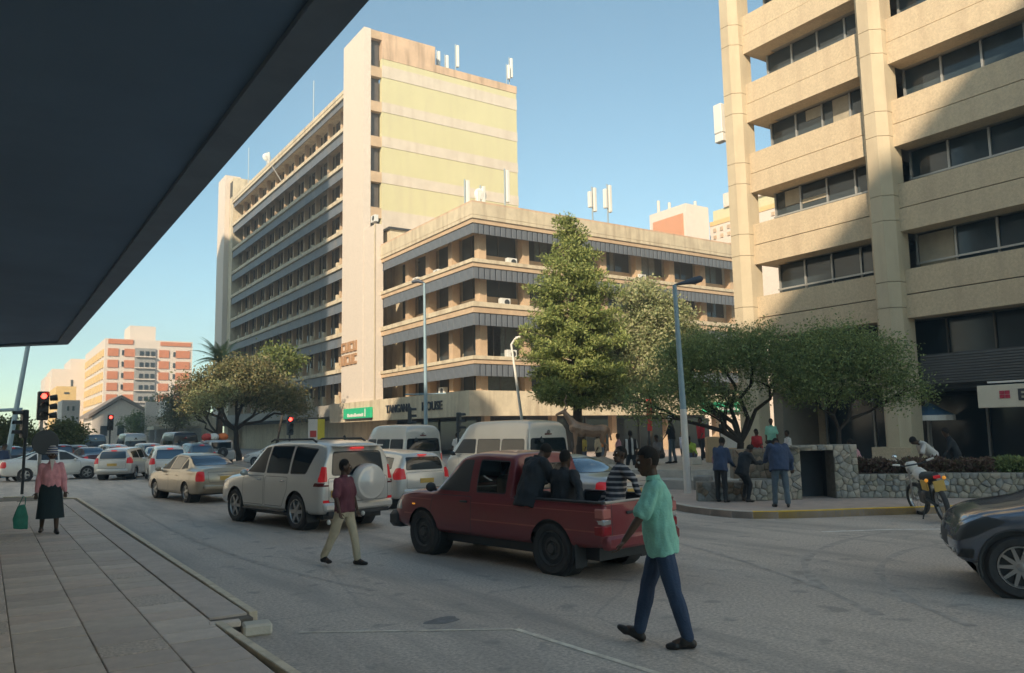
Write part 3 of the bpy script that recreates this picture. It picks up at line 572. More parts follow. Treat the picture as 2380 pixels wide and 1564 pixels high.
ob = thing('orange_box_tower', 'white roof block with a blank orange panel beyond the podium roof', 'building', (101, 94, 0))
MB().box(-6, -.6, -3.6, 5, 0, 39).build('wall', HW, ob); MB().box(-6.25, -6.01, -3.0, 4.0, 28, 37.4).build('orange_panel', mat('orange_panel', (.62, .27, .14), .8, var=.05), ob)
for k, (y, h) in enumerate(((3.2, 2.2), (.6, 1.2))): MB().cyl((-5.5, y, 39), (-5.5, y, 39+h), .25, n=8).build('roof_vent', HW, ob)
MB().cyl((-2, -2, 39), (-2, -2, 40.3), .25, n=8).build('roof_vent', HW, ob)
hb = thing('honeycomb_block', 'white block pierced with rows of small square holes beyond the sand building', 'building', (115, 84, 0))
MB().box(-9.8, 10, -14, 10.6, 0, 37.2).build('wall', HW, hb); MB().box(-9.9, 9, -13.9, 10.5, 37.21, 38.0).build('ochre_band', OCHRE, hb); MB().box(-9, 8, -13, 10.4, 38.0, 40.1).build('upper_wall', YELW, hb); MB().box(-9.4, 4, -9, 7.6, 40.1, 42.5).build('roof_block', HW, hb)
for r_ in range(5):
    for c_ in range(11):
        if c_ % 4 != 3: MB().box(-9.95, -9.81, 9.1-1.55*c_, 9.7-1.55*c_, 36.0-1.25*r_-(r_//2)*.7, 36.65-1.25*r_-(r_//2)*.7).build('opening', TANCOL, hb)
# ---------------------------------------------------------------- rubble stone walls, each stone its own piece
STN = [mat('rubble_stone_%s' % k, c, .9, var=.28, scale=7, bump=.8, bscale=18) for k, c in dict(grey=(.33, .325, .295), olive=(.30, .29, .24), buff=(.40, .365, .31), blue=(.26, .265, .255)).items()]
MORT = mat('dark_mortar', (.21, .20, .175), .95, var=.25, scale=8)
RUST = [mat('rusty_stone_%s' % k, c, .9, var=.3, scale=7, bump=.8, bscale=18) for k, c in dict(a=(.30, .22, .16), b=(.24, .19, .14)).items()]
def voro(w, h, n, seed):
    r = np.random.RandomState(seed); nx = max(1, int(round(math.sqrt(n*w/h)))); ny = max(1, int(round(n/nx)))
    P = [((i+.5+r.uniform(-.42, .42)+(j % 2)*.3)*w/nx, (j+.5+r.uniform(-.4, .4))*h/ny) for i in range(nx) for j in range(ny)]; out = []
    for i, p in enumerate(P):
        poly = [(0, 0), (w, 0), (w, h), (0, h)]
        for j, q in enumerate(P):
            if i == j or abs(p[0]-q[0]) > 3*w/nx or abs(p[1]-q[1]) > 3*h/ny: continue
            mx, my = (p[0]+q[0])/2, (p[1]+q[1])/2; dx, dy = q[0]-p[0], q[1]-p[1]; new = []
            for a, b in zip(poly, poly[1:]+poly[:1]):
                sa = (a[0]-mx)*dx+(a[1]-my)*dy; sb = (b[0]-mx)*dx+(b[1]-my)*dy
                if sa <= 0: new.append(a)
                if sa*sb < 0: t = sa/(sa-sb); new.append((lerp(a[0], b[0], t), lerp(a[1], b[1], t)))
            poly = new
            if len(poly) < 3: break
        if len(poly) >= 3: out.append(poly)
    return out
def stone_face(parent, a, b, z0, z1, size, seed, mats=STN):
    a, b = Vector((a[0], a[1], 0))-Vector((parent.location.x, parent.location.y, 0)), Vector((b[0], b[1], 0))-Vector((parent.location.x, parent.location.y, 0))
    u = (b-a).normalized(); out = Vector((-u.y, u.x, 0)); w = (b-a).length; h = z1-z0
    for poly in voro(w, h, max(1, w*h/size**2), seed):
        cx_ = sum(p[0] for p in poly)/len(poly); cz = sum(p[1] for p in poly)/len(poly); pr = random.uniform(.02, .05)
        vs = []; n = len(poly)
        for (k, d) in ((.99, -.03), (.94, pr*.6), (.74, pr)):
            for p in poly: q = a+u*(cx_+(p[0]-cx_)*k)+out*d; vs.append((q.x, q.y, z0+cz+(p[1]-cz)*k))
        fs = [(r*n+i, r*n+(i+1) % n, (r+1)*n+(i+1) % n, (r+1)*n+i) for r in range(2) for i in range(n)]+[tuple(range(2*n, 3*n))]
        m = MB(); m._add(vs, [f[::-1] for f in fs]); m.build('stone', random.choice(mats), parent, smooth=50)
def seg_box(parent, a, b, th, z0, z1, name, m):
    a, b = Vector(a), Vector(b); d = b-a; MB().box(0, d.length, -th, 0, z0, z1).build(name, m, parent, loc=(a.x-parent.location.x, a.y-parent.location.y, 0), rotz=math.atan2(d.y, d.x))
# wall faces run right to left so that their outward side looks at the street
kw = thing('stone_shelter', 'rubble stone shelter with a dark doorway at the pavement corner', 'stone shelter', (17.3, 13.4, 0))
def kface(a, b, z0, z1, th, seed, size=.2, mats=STN):
    seg_box(kw, b, a, -th, z0, z1, 'wall_core', MORT); stone_face(kw, b, a, z0, z1, size, seed, mats)
def kf(a, b, z0, z1, th, seed, size=.2, mats=STN):
    # a=left end, b=right end seen from the street; outward = towards the camera
    A, Bv = Vector(a), Vector(b); d = (A-Bv).normalized(); nrm = Vector((-d.y, d.x))
    if nrm.dot(-(A+Bv)/2) < 0: A, Bv = Bv, A; d = (A-Bv).normalized()
    u = (A-Bv)
    seg_box(kw if not kf.par else kf.par, Bv, A, th, z0, z1, 'wall_core', MORT)
    stone_face(kf.par or kw, Bv, A, z0, z1, size, seed, mats)
kf.par = None
kf((15.15, 14.45), (16.1, 13.65), .146, .62, .35, 1, .17, [STN[3], RUST[1]])
kf((16.1, 13.65), (17.0, 13.2), .146, .66, .5, 2, .17)
kf((16.35, 14.3), (17.2, 13.75), .66, 1.42, .3, 3, .2, RUST)
kf((17.0, 13.2), (17.42, 13.04), .146, 1.50, .5, 4, .165)
kf((18.22, 12.62), (18.75, 12.30), .146, 1.50, .5, 5, .165)
kf((17.42, 13.04), (18.22, 12.62), 1.36, 1.50, .5, 6, .14)
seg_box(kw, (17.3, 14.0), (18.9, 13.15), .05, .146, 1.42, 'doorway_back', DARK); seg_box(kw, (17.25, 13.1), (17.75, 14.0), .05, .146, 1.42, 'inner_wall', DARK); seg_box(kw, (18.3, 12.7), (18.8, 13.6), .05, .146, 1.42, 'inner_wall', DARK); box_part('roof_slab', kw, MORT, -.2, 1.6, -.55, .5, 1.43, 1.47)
pw_ = thing('planter_wall', 'long low rubble stone planter wall below the hedge', 'wall', (20.5, 10.5, 0)); kf.par = pw_
kf((18.75, 12.30), (20.0, 11.0), .146, .74, .3, 7, .165); kf((20.0, 11.0), (21.3, 9.3), .146, .76, .3, 8, .165); kf((21.3, 9.3), (24.5, 5.6), .146, .76, .3, 9, .19)
kf.par = None
MB().prism([(x-20.5, y-10.5) for x, y in ((18.95, 12.5), (20.25, 11.2), (21.6, 9.55), (24.8, 5.8), (27, 7), (24, 11), (20.3, 14))], .146, .62).build('soil', mat('planter_soil', (.10, .08, .06), .95), pw_)
# terrace with steps behind the lamp post
tr = thing('stone_terrace', 'low grey stepped terrace where vendors sit behind the lamp post', 'terrace', (20, 21, 0))
MB().prism([(-3.4, -1.6), (-2.0, -4.0), (3.5, -7), (9, -6), (9, 6), (-1.0, 5.5), (-3.0, 2)], .146, .42).build('lower_step', CONC, tr)
MB().prism([(-2.3, -1.0), (-1.2, -3.0), (3.5, -5.6), (9, -5), (9, 6), (0.0, 5.5), (-1.8, 2)], .42, .66).build('upper_step', KERBG, tr)
for (x, y, l) in ((-2.7, -2.1, .7), (-3.2, .6, .6), (-1.6, -3.6, .5)): MB().bev(-l/2, l/2, -.25, .25, 0, .42, .03).build('stone_block', STN[3], tr, loc=(x-.3, y-.4, .15), rotz=.5)
# ---------------------------------------------------------------- street lamps
lg = 'street lamps'
la = thing('street_lamp', 'tall blue and white lamp post beside the turquoise shirt man with a single arm', 'street lamp', (16.85, 16.44, .14), 0, lg)
MB().tube([(0, 0, 0), (-.02, .02, 2.4)], [.105, .095], 14).build('lower_pole', WHITE, la, smooth=40); MB().tube([(-.02, .02, 2.4), (-.10, .08, 6.05)], [.09, .062], 14).build('upper_pole', BLUEPOLE, la, smooth=40)
hd = MB(); hd.T = Matrix.Translation((-.10, .08, 6.05)) @ Matrix.Rotation(R_(-33), 4, 'Z') @ Matrix.Rotation(R_(-6), 4, 'Y')
hd.tube([(0, 0, 0), (.3, 0, .03), (.62, 0, .06), (.8, 0, .09), (.86, 0, .1)], [.03, .06, .105, .10, .04], 12); hd.build('lamp_head', BLUEGREYD, la, smooth=50); MB().box(.05, .12, -.03, .03, .35, .75).build('access_box', TRIM, la)
lb_ = thing('street_lamp', 'thin tall lamp post in front of the name board with a dark head', 'street lamp', (19.5, 37.8, .14), 0, lg)
MB().tube([(0, 0, 0), (0, 0, 4), (-.05, 0, 9.9)], [.11, .095, .06], 12).build('pole', BLUEPOLE, lb_, smooth=40); MB().tube([(-.05, 0, 9.9), (-.3, .25, 10.05), (-.55, .5, 10.0)], [.05, .12, .06], 10).build('lamp_head', BLUEGREYD, lb_, smooth=50); MB().tube([(-.9, .6, 6.1-2.2), (0, 0, 6.1-2.2), (.9, -.6, 6.12-2.2)], .035, 6).build('cross_arm', BLUEPOLE, lb_)
lc_ = thing('street_lamp', 'white leaning lamp post with bent neck left of the conifer', 'street lamp', (19.9, 29.1, .14), 0, lg)
MB().tube([(.1, -.05, 0), (-.05, .03, 1.9), (-.42, .25, 5.4), (-.45, .27, 5.7), (-.32, .15, 5.95), (-.22, .08, 6.0)], [.08, .07, .05, .05, .045, .05], 10).build('pole', WHITE, lc_, smooth=50); MB().tube([(-.30, .13, 5.98), (-.12, 0, 6.03)], [.07, .05], 10).build('lamp_head', WHITE, lc_, smooth=50)
ld = thing('street_lamp', 'leaning blue lamp post at the far left under the canopy edge', 'street lamp', (.95, 50.7, .0), 0, lg)
MB().tube([(0, 0, 0), (.95, 0, 8.6), (1.2, 0, 11)], [.15, .11, .08], 10).build('pole', BLUEPOLE, ld, smooth=40); MB().tube([(-1.0, 0, 3.55), (.7, 0, 3.65)], .09, 8).build('cross_arm', BLUEPOLE, ld); MB().tube([(1.2, 0, 11), (2.4, .2, 11.4)], [.1, .15], 8).build('lamp_head', BLUEGREYD, ld)
# ---------------------------------------------------------------- traffic signals
def signal(loc, rz, h, label, lit=True, pole=True, scale=1., double=False, disc=False):
    t = thing('traffic_light', label, 'traffic light', loc, rz, 'traffic lights')
    if pole: MB().cyl((0, .12, -h), (0, .12, .1), .05, n=10).build('pole', BLACKP if not disc else CONC, t)
    MB().bev(-.17, .17, -.02, .16, 0, .98, .03).build('housing', BLACKP, t)
    for k in range(3):
        z = .82-.33*k; m = SIGRED if (k == 0 and lit) else TRIM
        MB().lathe([(.001, -.03), (.08, -.03), (.10, -.015)], (0, 0, z), 'y', 14).build('lens', m, t)
        hv = MB(); vs = []
        for q in range(9):
            a = math.pi*(q/8)*1.0; vs += [(math.cos(a)*.125, -.02, z+math.sin(a)*.125), (math.cos(a)*.125, -.27, z+math.sin(a)*.125)]
        hv._add(vs, [(2*q, 2*q+1, 2*q+3, 2*q+2) for q in range(8)]); hv.build('visor', TRIM, t)
    t.scale = (scale,)*3; return t
s1 = signal((1.62, 31.4, 2.65), R_(10), 2.5, 'nearest traffic light showing red above the round black board at the left', disc=True)
MB().tube([(0, .1, -.05), (0, .1, -.35)], .03, 8).build('bracket', STEEL, s1)
sd = MB(); sd.lathe([(.01, 0), (.40, 0), (.42, .02), (.40, .04), (.01, .04)], (.12, .0, -.75), 'y', 24); sd.build('round_board', BLACKP, s1)
for k in range(3): MB().tube([(.2, .05, .75-.3*k), (.42, .02, .78-.3*k)], [.09, .11], 8).build('side_visor', TRIM, s1)
signal((1.05, 32.2, 2.05), R_(-75), 1.9, 'dark traffic light seen side on beside the round board', lit=False)
signal((8.17, 69.3, 2.6), 0, 2.5, 'small red traffic light among the queueing cars below the gabled house', scale=1.25)
signal((14.13, 43.7, 2.0), R_(-5), 1.9, 'small red traffic light in front of the tower shops', scale=1.05)
signal((17.9, 36.3, 2.3), R_(60), 2.2, 'dark traffic light head in front of the first letters of the name board', lit=False); signal((20.0, 35.0, 2.0), R_(40), 1.9, 'dark traffic light head between the two minibus roofs', lit=False)
# flat panels and posters on the street
po = thing('advert_board', 'white and yellow advert board behind the silver four wheel drive', 'sign', (21.6, 60.5, 0)); box_part('post', po, STEEL, -.06, .06, 0, .1, 0, 1.9); box_part('white_panel', po, WHITE, -.65, .1, -.06, 0, 1.6, 3.2); box_part('yellow_panel', po, mat('yellow_print', (.72, .60, .05), .5, var=.05), .1, .68, -.06, 0, 1.6, 3.2); box_part('red_patch', po, mat('red_print', (.55, .06, .05), .5, var=.05), -.5, .0, -.075, -.061, 1.8, 2.3)
rpz = thing('red_banner', 'narrow red banner hanging on a post under the dark trees', 'banner', (24.6, 26.2, 0)); MB().cyl((0, 0, 0), (0, 0, 3.4), .04, n=8).build('post', BLACKP, rpz); box_part('cloth', rpz, mat('red_cloth', (.6, .05, .05), .7, var=.1), -.13, .13, -.07, -.045, 1.9, 3.3)
# ---------------------------------------------------------------- vehicles: one lofted skin, cut into parts
def crom(keys, x):
    xs = [k[0] for k in keys]
    if x <= xs[0]: return keys[0][1:]
    if x >= xs[-1]: return keys[-1][1:]
    i = max(j for j in range(len(xs)-1) if xs[j] <= x); t = (x-xs[i])/(xs[i+1]-xs[i]); out = []
    for k in range(1, len(keys[0])):
        y0, y1 = keys[i][k], keys[i+1][k]; h = xs[i+1]-xs[i]
        def sl(j):
            if j <= 0 or j >= len(xs)-1: return (keys[min(j+1, len(xs)-1)][k]-keys[max(j-1, 0)][k])/(xs[min(j+1, len(xs)-1)]-xs[max(j-1, 0)])
            a = (keys[j][k]-keys[j-1][k])/(xs[j]-xs[j-1]); b = (keys[j+1][k]-keys[j][k])/(xs[j+1]-xs[j])
            return 0 if a*b <= 0 else 2*a*b/(a+b)
        m0, m1 = sl(i)*h, sl(i+1)*h
        out.append((2*t**3-3*t**2+1)*y0+(t**3-2*t**2+t)*m0+(-2*t**3+3*t**2)*y1+(t**3-t**2)*m1)
    return out
def section(zb, w, zbelt, zt, wt, crown=.03, tumble=.95):
    hb = zbelt-zb; hu = max(.02, zt-zbelt); r = min(.06, hu*.4)
    P = [(0, zb), (.55*w, zb), (.90*w, zb+.01), (.965*w, zb+.05), (.988*w, zb+.14*hb), (1.0*w, zb+.36*hb), (1.0*w, zb+.6*hb), (.992*w, zb+.8*hb), (.975*w, zbelt-.035), (.955*w, zbelt)]
    a, b = (.945*w, zbelt+.01), (wt, zt-r)
    for t in (.12, .35, .6, .82, 1.0): P.append((lerp(a[0], b[0], t)+.018*math.sin(math.pi*t)*min(1, hu/.3), lerp(a[1], b[1], t)))
    P += [(wt-.02, zt-r*.45), (wt-.06-.02, zt-r*.1), (wt*.78, zt+crown*.35), (wt*.45, zt+crown*.8), (0, zt+crown)]
    return P
def shell(keys, nx=70, bulge_r=.06, bulge_f=.12):
    xs = np.linspace(keys[0][0], keys[-1][0], nx); bm = bmesh.new(); rows = []
    for x in xs:
        P = section(*crom(keys, x)); ring = [(-y, z) for y, z in P[::-1]]+[(y, z) for y, z in P[1:]] if False else [(y, z) for y, z in P]+[(-y, z) for y, z in P[-2:0:-1]]
        rows.append([bm.verts.new((x, y, z)) for y, z in ring])
    n = len(rows[0]); m = (n+2)//2
    for a, b in zip(rows, rows[1:]):
        for k in range(n): j = (k+1) % n; bm.faces.new((a[k], b[k], b[j], a[j]))
    for row, sgn, bl in ((rows[0], -1, bulge_r), (rows[-1], 1, bulge_f)):  # end caps, ruled and bulged
        prev = None; N = 12
        zs = [row[i].co.z for i in range(m)]; zmin, zmax = min(zs), max(zs)
        for i in range(m):
            L_, R__ = row[i], row[(n-i) % n]
            if L_ is R__: line = [L_]*(N+1)
            else:
                line = [L_]
                vz = (L_.co.z-zmin)/max(.01, zmax-zmin)
                for q in range(1, N):
                    t = q/N; y = lerp(L_.co.y, R__.co.y, t); e = 1-(2*t-1)**2
                    line.append(bm.verts.new((L_.co.x+sgn*bl*e*(math.sin(math.pi*min(1, max(0, vz*.8+.1)))), y, L_.co.z)))
                line.append(R__)
            if prev is not None:
                for q in range(N):
                    vs = [prev[q], prev[q+1], line[q+1], line[q]]; u = []
                    for v in vs:
                        if v not in u: u.append(v)
                    if len(u) >= 3:
                        try: bm.faces.new(u if sgn > 0 else u[::-1])
                        except ValueError: pass
            prev = line
    bmesh.ops.recalc_face_normals(bm, faces=bm.faces); bm.normal_update(); return bm
AXI = {'y': (0, 2), 'x': (1, 2), 'z': (0, 1)}
def inset_poly(poly, d):
    n = len(poly); cx_ = sum(p[0] for p in poly)/n; cz = sum(p[1] for p in poly)/n; out = []
    area = sum(poly[i][0]*poly[(i+1) % n][1]-poly[(i+1) % n][0]*poly[i][1] for i in range(n)); s = 1 if area > 0 else -1
    L = []
    for i in range(n):
        a, b = poly[i], poly[(i+1) % n]; dx, dy = b[0]-a[0], b[1]-a[1]; l = math.hypot(dx, dy); nx_, ny_ = -dy/l*s, dx/l*s
        L.append((a[0]+nx_*d, a[1]+ny_*d, dx, dy))
    for i in range(n):
        a, b = L[i-1], L[i]; det = a[2]*b[3]-a[3]*b[2]
        if abs(det) < 1e-9: out.append((b[0], b[1])); continue
        t = ((b[0]-a[0])*b[3]-(b[1]-a[1])*b[2])/det; out.append((a[0]+a[2]*t, a[1]+a[3]*t))
    return out
def cut(bm, poly, ax, test):
    i0, i1 = AXI[ax]; n = len(poly); area = sum(poly[i][0]*poly[(i+1) % n][1]-poly[(i+1) % n][0]*poly[i][1] for i in range(n)); s = 1 if area > 0 else -1
    lo = (min(p[0] for p in poly), min(p[1] for p in poly)); hi = (max(p[0] for p in poly), max(p[1] for p in poly))
    def near(f):
        a = [v.co[i0] for v in f.verts]; b = [v.co[i1] for v in f.verts]
        return max(a) > lo[0]-1e-4 and min(a) < hi[0]+1e-4 and max(b) > lo[1]-1e-4 and min(b) < hi[1]+1e-4
    cand = [f for f in bm.faces if near(f) and test(f)]
    for i in range(n):
        a, b = poly[i], poly[(i+1) % n]; no = [0, 0, 0]; no[i0] = -(b[1]-a[1])*s; no[i1] = (b[0]-a[0])*s; co = [0, 0, 0]; co[i0], co[i1] = a
        g = set(cand)
        for f in cand: g.update(f.edges); g.update(f.verts)
        ret = bmesh.ops.bisect_plane(bm, geom=list(g), plane_co=co, plane_no=no, dist=1e-5)
        cand = [f for f in ret['geom'] if isinstance(f, bmesh.types.BMFace) and near(f)]
    res = []
    for f in cand:
        if not near(f) or not test(f): continue
        c = f.calc_center_median(); ok = True
        for i in range(n):
            a, b = poly[i], poly[(i+1) % n]
            if ((b[0]-a[0])*(c[i1]-a[1])-(b[1]-a[1])*(c[i0]-a[0]))*s < -1e-6: ok = False; break
        if ok: res.append(f)
    return res
def roundp(poly, r=.05, n=3):
    out = []; N = len(poly)
    for i in range(N):
        p, a, b = Vector(poly[i]), Vector(poly[i-1]), Vector(poly[(i+1) % N]); ra = min(r, (a-p).length*.45, (b-p).length*.45)
        s, e = p+(a-p).normalized()*ra, p+(b-p).normalized()*ra
        for k in range(n+1): t = k/n; q = s.lerp(p, t).lerp(p.lerp(e, t), t); out.append((q.x, q.y))
    return out
LEFT = lambda zmin=-9: (lambda f: f.normal.y > .12 and f.calc_center_median().y > .2 and f.calc_center_median().z > zmin)
RIGHT = lambda zmin=-9: (lambda f: f.normal.y < -.12 and f.calc_center_median().y < -.2 and f.calc_center_median().z > zmin)
REAR = lambda xm=0: (lambda f: f.normal.x < -.15 and f.calc_center_median().x < xm)
FRONT = lambda xm=0: (lambda f: f.normal.x > .15 and f.calc_center_median().x > xm)
class Skin:
    """paints cut regions with slots; each region becomes a part mesh when the skin is split"""
    def __init__(s, bm): s.bm = bm; s.reg = bm.faces.layers.int.new('reg'); s.names = [('body', None, None)]
    def new(s, name, m, label=None): s.names.append((name, m, label)); return len(s.names)-1
    def region(s, name, m, poly, ax, test, edge=None, seam=.0, label=None, over=False):
        cur = s.reg; ok = (lambda f: f[cur] == 0 and test(f)) if not over else test
        if edge:
            k = s.new(*edge) if edge[0] != 'body_seam' else s.seam()
            for f in cut(s.bm, poly, ax, ok): f[cur] = k
            kk = s.new(name, m, label)
            for f in cut(s.bm, inset_poly(poly, seam), ax, lambda f: f[cur] == k and test(f)): f[cur] = kk
        else:
            kk = s.new(name, m, label)
            for f in cut(s.bm, poly, ax, ok): f[cur] = kk
    def seam(s):
        if not hasattr(s, '_sm'): s._sm = s.new('panel_gap', TRIM)
        return s._sm
    def hole(s, poly, ax, test): 
        fs = cut(s.bm, poly, ax, test); bmesh.ops.delete(s.bm, geom=fs, context='FACES')
    def split(s, parent, m):
        s.bm.normal_update(); s.bm.verts.index_update(); s.bm.faces.index_update(); groups = {}
        for f in s.bm.faces: groups.setdefault(f[s.reg], []).append(f)
        res = {}
        for k, fs in groups.items():
            name, mm, lab = s.names[k]; vi = {}; vs = []; ns = []; fc = []
            for f in fs:
                ids = []
                for v in f.verts:
                    key = v.index
                    if key not in vi: vi[key] = len(vs); vs.append(tuple(v.co)); ns.append(tuple(v.normal))
                    ids.append(vi[key])
                fc.append(tuple(ids))
            me = bpy.data.meshes.new(name); me.from_pydata(vs, [], fc); me.materials.append(mm or m); me.shade_smooth(); me.update()
            me.normals_split_custom_set_from_vertices(ns)
            res.setdefault(name, []).append(link(name, me, parent, label=lab))
        return res
SIDEL = lambda f: f.normal.y > .5 and f.calc_center_median().z > .4
SIDER = lambda f: f.normal.y < -.5 and f.calc_center_median().z > .4
def arch(cx_, r, zc, zb): return [(cx_+r*math.cos(a), zc+r*math.sin(a)) for a in np.linspace(-.35, math.pi+.35, 15)]+[(cx_-r*.93, zb-.1), (cx_+r*.93, zb-.1)]
def wheel(parent, x, y, r, w, rimm, spokes=5, side=1, rr=.64, kind='alloy'):
    o = link('wheel', None, parent, (x, y, r)); s = 1 if y > 0 else -1
    t = MB().lathe([(r*.66, -w/2+.01), (r*.90, -w/2), (r*.975, -w*.36), (r, -w*.2), (r, w*.2), (r*.975, w*.36), (r*.90, w/2), (r*.80, w/2-.005), (r*.70, w/2-.012), (r*.66, w/2-.03)], (0, 0, 0), 'y', 36); t.f = [f[::-1] for f in t.f]
    if s < 0: t.v = [(a, -b, c) for a, b, c in t.v]; t.f = [f[::-1] for f in t.f]
    t.build('tyre', RUBBER, o, smooth=40)
    b = MB(); R0 = r*.665; yo = s*(w/2-.022)
    b.T = Matrix.Scale(s, 4, (0, 1, 0)) if s < 0 else None
    Y = w/2-.022
    b.lathe([(R0, -w*.3), (R0, Y+.008), (R0*.95, Y+.010), (R0*.90, Y-.02), (R0*.88, -w*.2)], (0, 0, 0), 'y', 32)
    if kind == 'alloy':
        for k in range(spokes):
            a = 2*math.pi*k/spokes; ca, sa = math.cos(a), math.sin(a)
            def P(q, l, d): return (ca*q-sa*l, d, sa*q+ca*l)
            hw0, hw1 = R0*(.11 if spokes > 6 else .17), R0*(.07 if spokes > 6 else .13)
            vs = [P(R0*.15, -hw0, Y-.0), P(R0*.15, hw0, Y), P(R0*.93, hw1, Y-.004), P(R0*.93, -hw1, Y-.004), P(R0*.15, -hw0, Y-.05), P(R0*.15, hw0, Y-.05), P(R0*.93, hw1, Y-.05), P(R0*.93, -hw1, Y-.05)]
            b._add(vs, [(0, 3, 2, 1), (0, 1, 5, 4), (1, 2, 6, 5), (2, 3, 7, 6), (3, 0, 4, 7)])
        b.lathe([(.001, Y+.008), (R0*.14, Y+.008), (R0*.24, Y-.004), (R0*.25, Y-.06)], (0, 0, 0), 'y', 20)
    else:
        b.lathe([(R0*.9, Y-.03), (R0*.72, Y-.06), (R0*.6, Y-.015), (R0*.45, Y-.01), (R0*.36, Y-.03), (R0*.3, Y-.02), (R0*.26, Y+.02), (.001, Y+.022)], (0, 0, 0), 'y', 28)
        for k in range(5): a = 2*math.pi*k/5; b.cyl((math.cos(a)*R0*.42, Y-.02, math.sin(a)*R0*.42), (math.cos(a)*R0*.42, Y+.01, math.sin(a)*R0*.42), .012, n=6)
    b.f = [f[::-1] for f in b.f] if s > 0 else b.f
    b.build('rim', rimm, o, smooth=35)
    d = MB(); d.lathe([(.001, 0), (R0*.93, 0)], (0, s*(w/2-.09), 0), 'y', 24); d.build('brake_disc', BLACKP, o)
    return o
def lamp_box(parent, name, m, x0, x1, y0, y1, z0, z1, b=.015): return MB().bev(x0, x1, y0, y1, z0, z1, b).build(name, m, parent, smooth=40)
def mirror(parent, x, y, z, m):
    s = 1 if y > 0 else -1; b = MB(); b.ball((x, y+s*.10, z), .1, 10, sc=(.6, .95, .75)); b.tube([(x+.03, y-s*.03, z-.05), (x+.01, y+s*.08, z-.03)], .025, 8); b.build('mirror', m, parent, smooth=60)
def underside(parent, keys, wb, r, W):
    b = MB(); b.box(keys[0][0]+.25, keys[-1][0]-.25, -W/2+.22, W/2-.22, .24, .46)
    for x in wb:
        for s in (-1, 1): 
            t = MB(); t.lathe([(r+.055, -.16), (r+.055, .14), (.05, .14)], (x, s*(W/2-.20), r), 'y', 24)
            if s < 0: t.v = [(a, -W+.40-b_+0 if False else 2*(-W/2+.20)-b_, c) for a, b_, c in t.v]
            t.build('wheel_well', BLACKP, parent)
    b.build('underbody', BLACKP, parent)
def plate(parent, x, y, z, w=.44, h=.12, rot=0, front=False, m=None):
    s = 1 if front else -1; o = MB().bev(min(x, x+s*.012), max(x, x+s*.012), y-w/2, y+w/2, z-h/2, z+h/2, .003).build('number_plate', m or PLATE, parent)
    return o
def finish(name, label, loc, heading, group, builder, **kw):
    t = thing(name, label, 'car' if 'van' not in name and 'pickup' not in name and 'bus' not in name else name.replace('_', ' '), (0, 0, 0), 0, group)
    builder(t, **kw); t.location = loc; t.rotation_euler = (0, 0, R_(heading)); return t
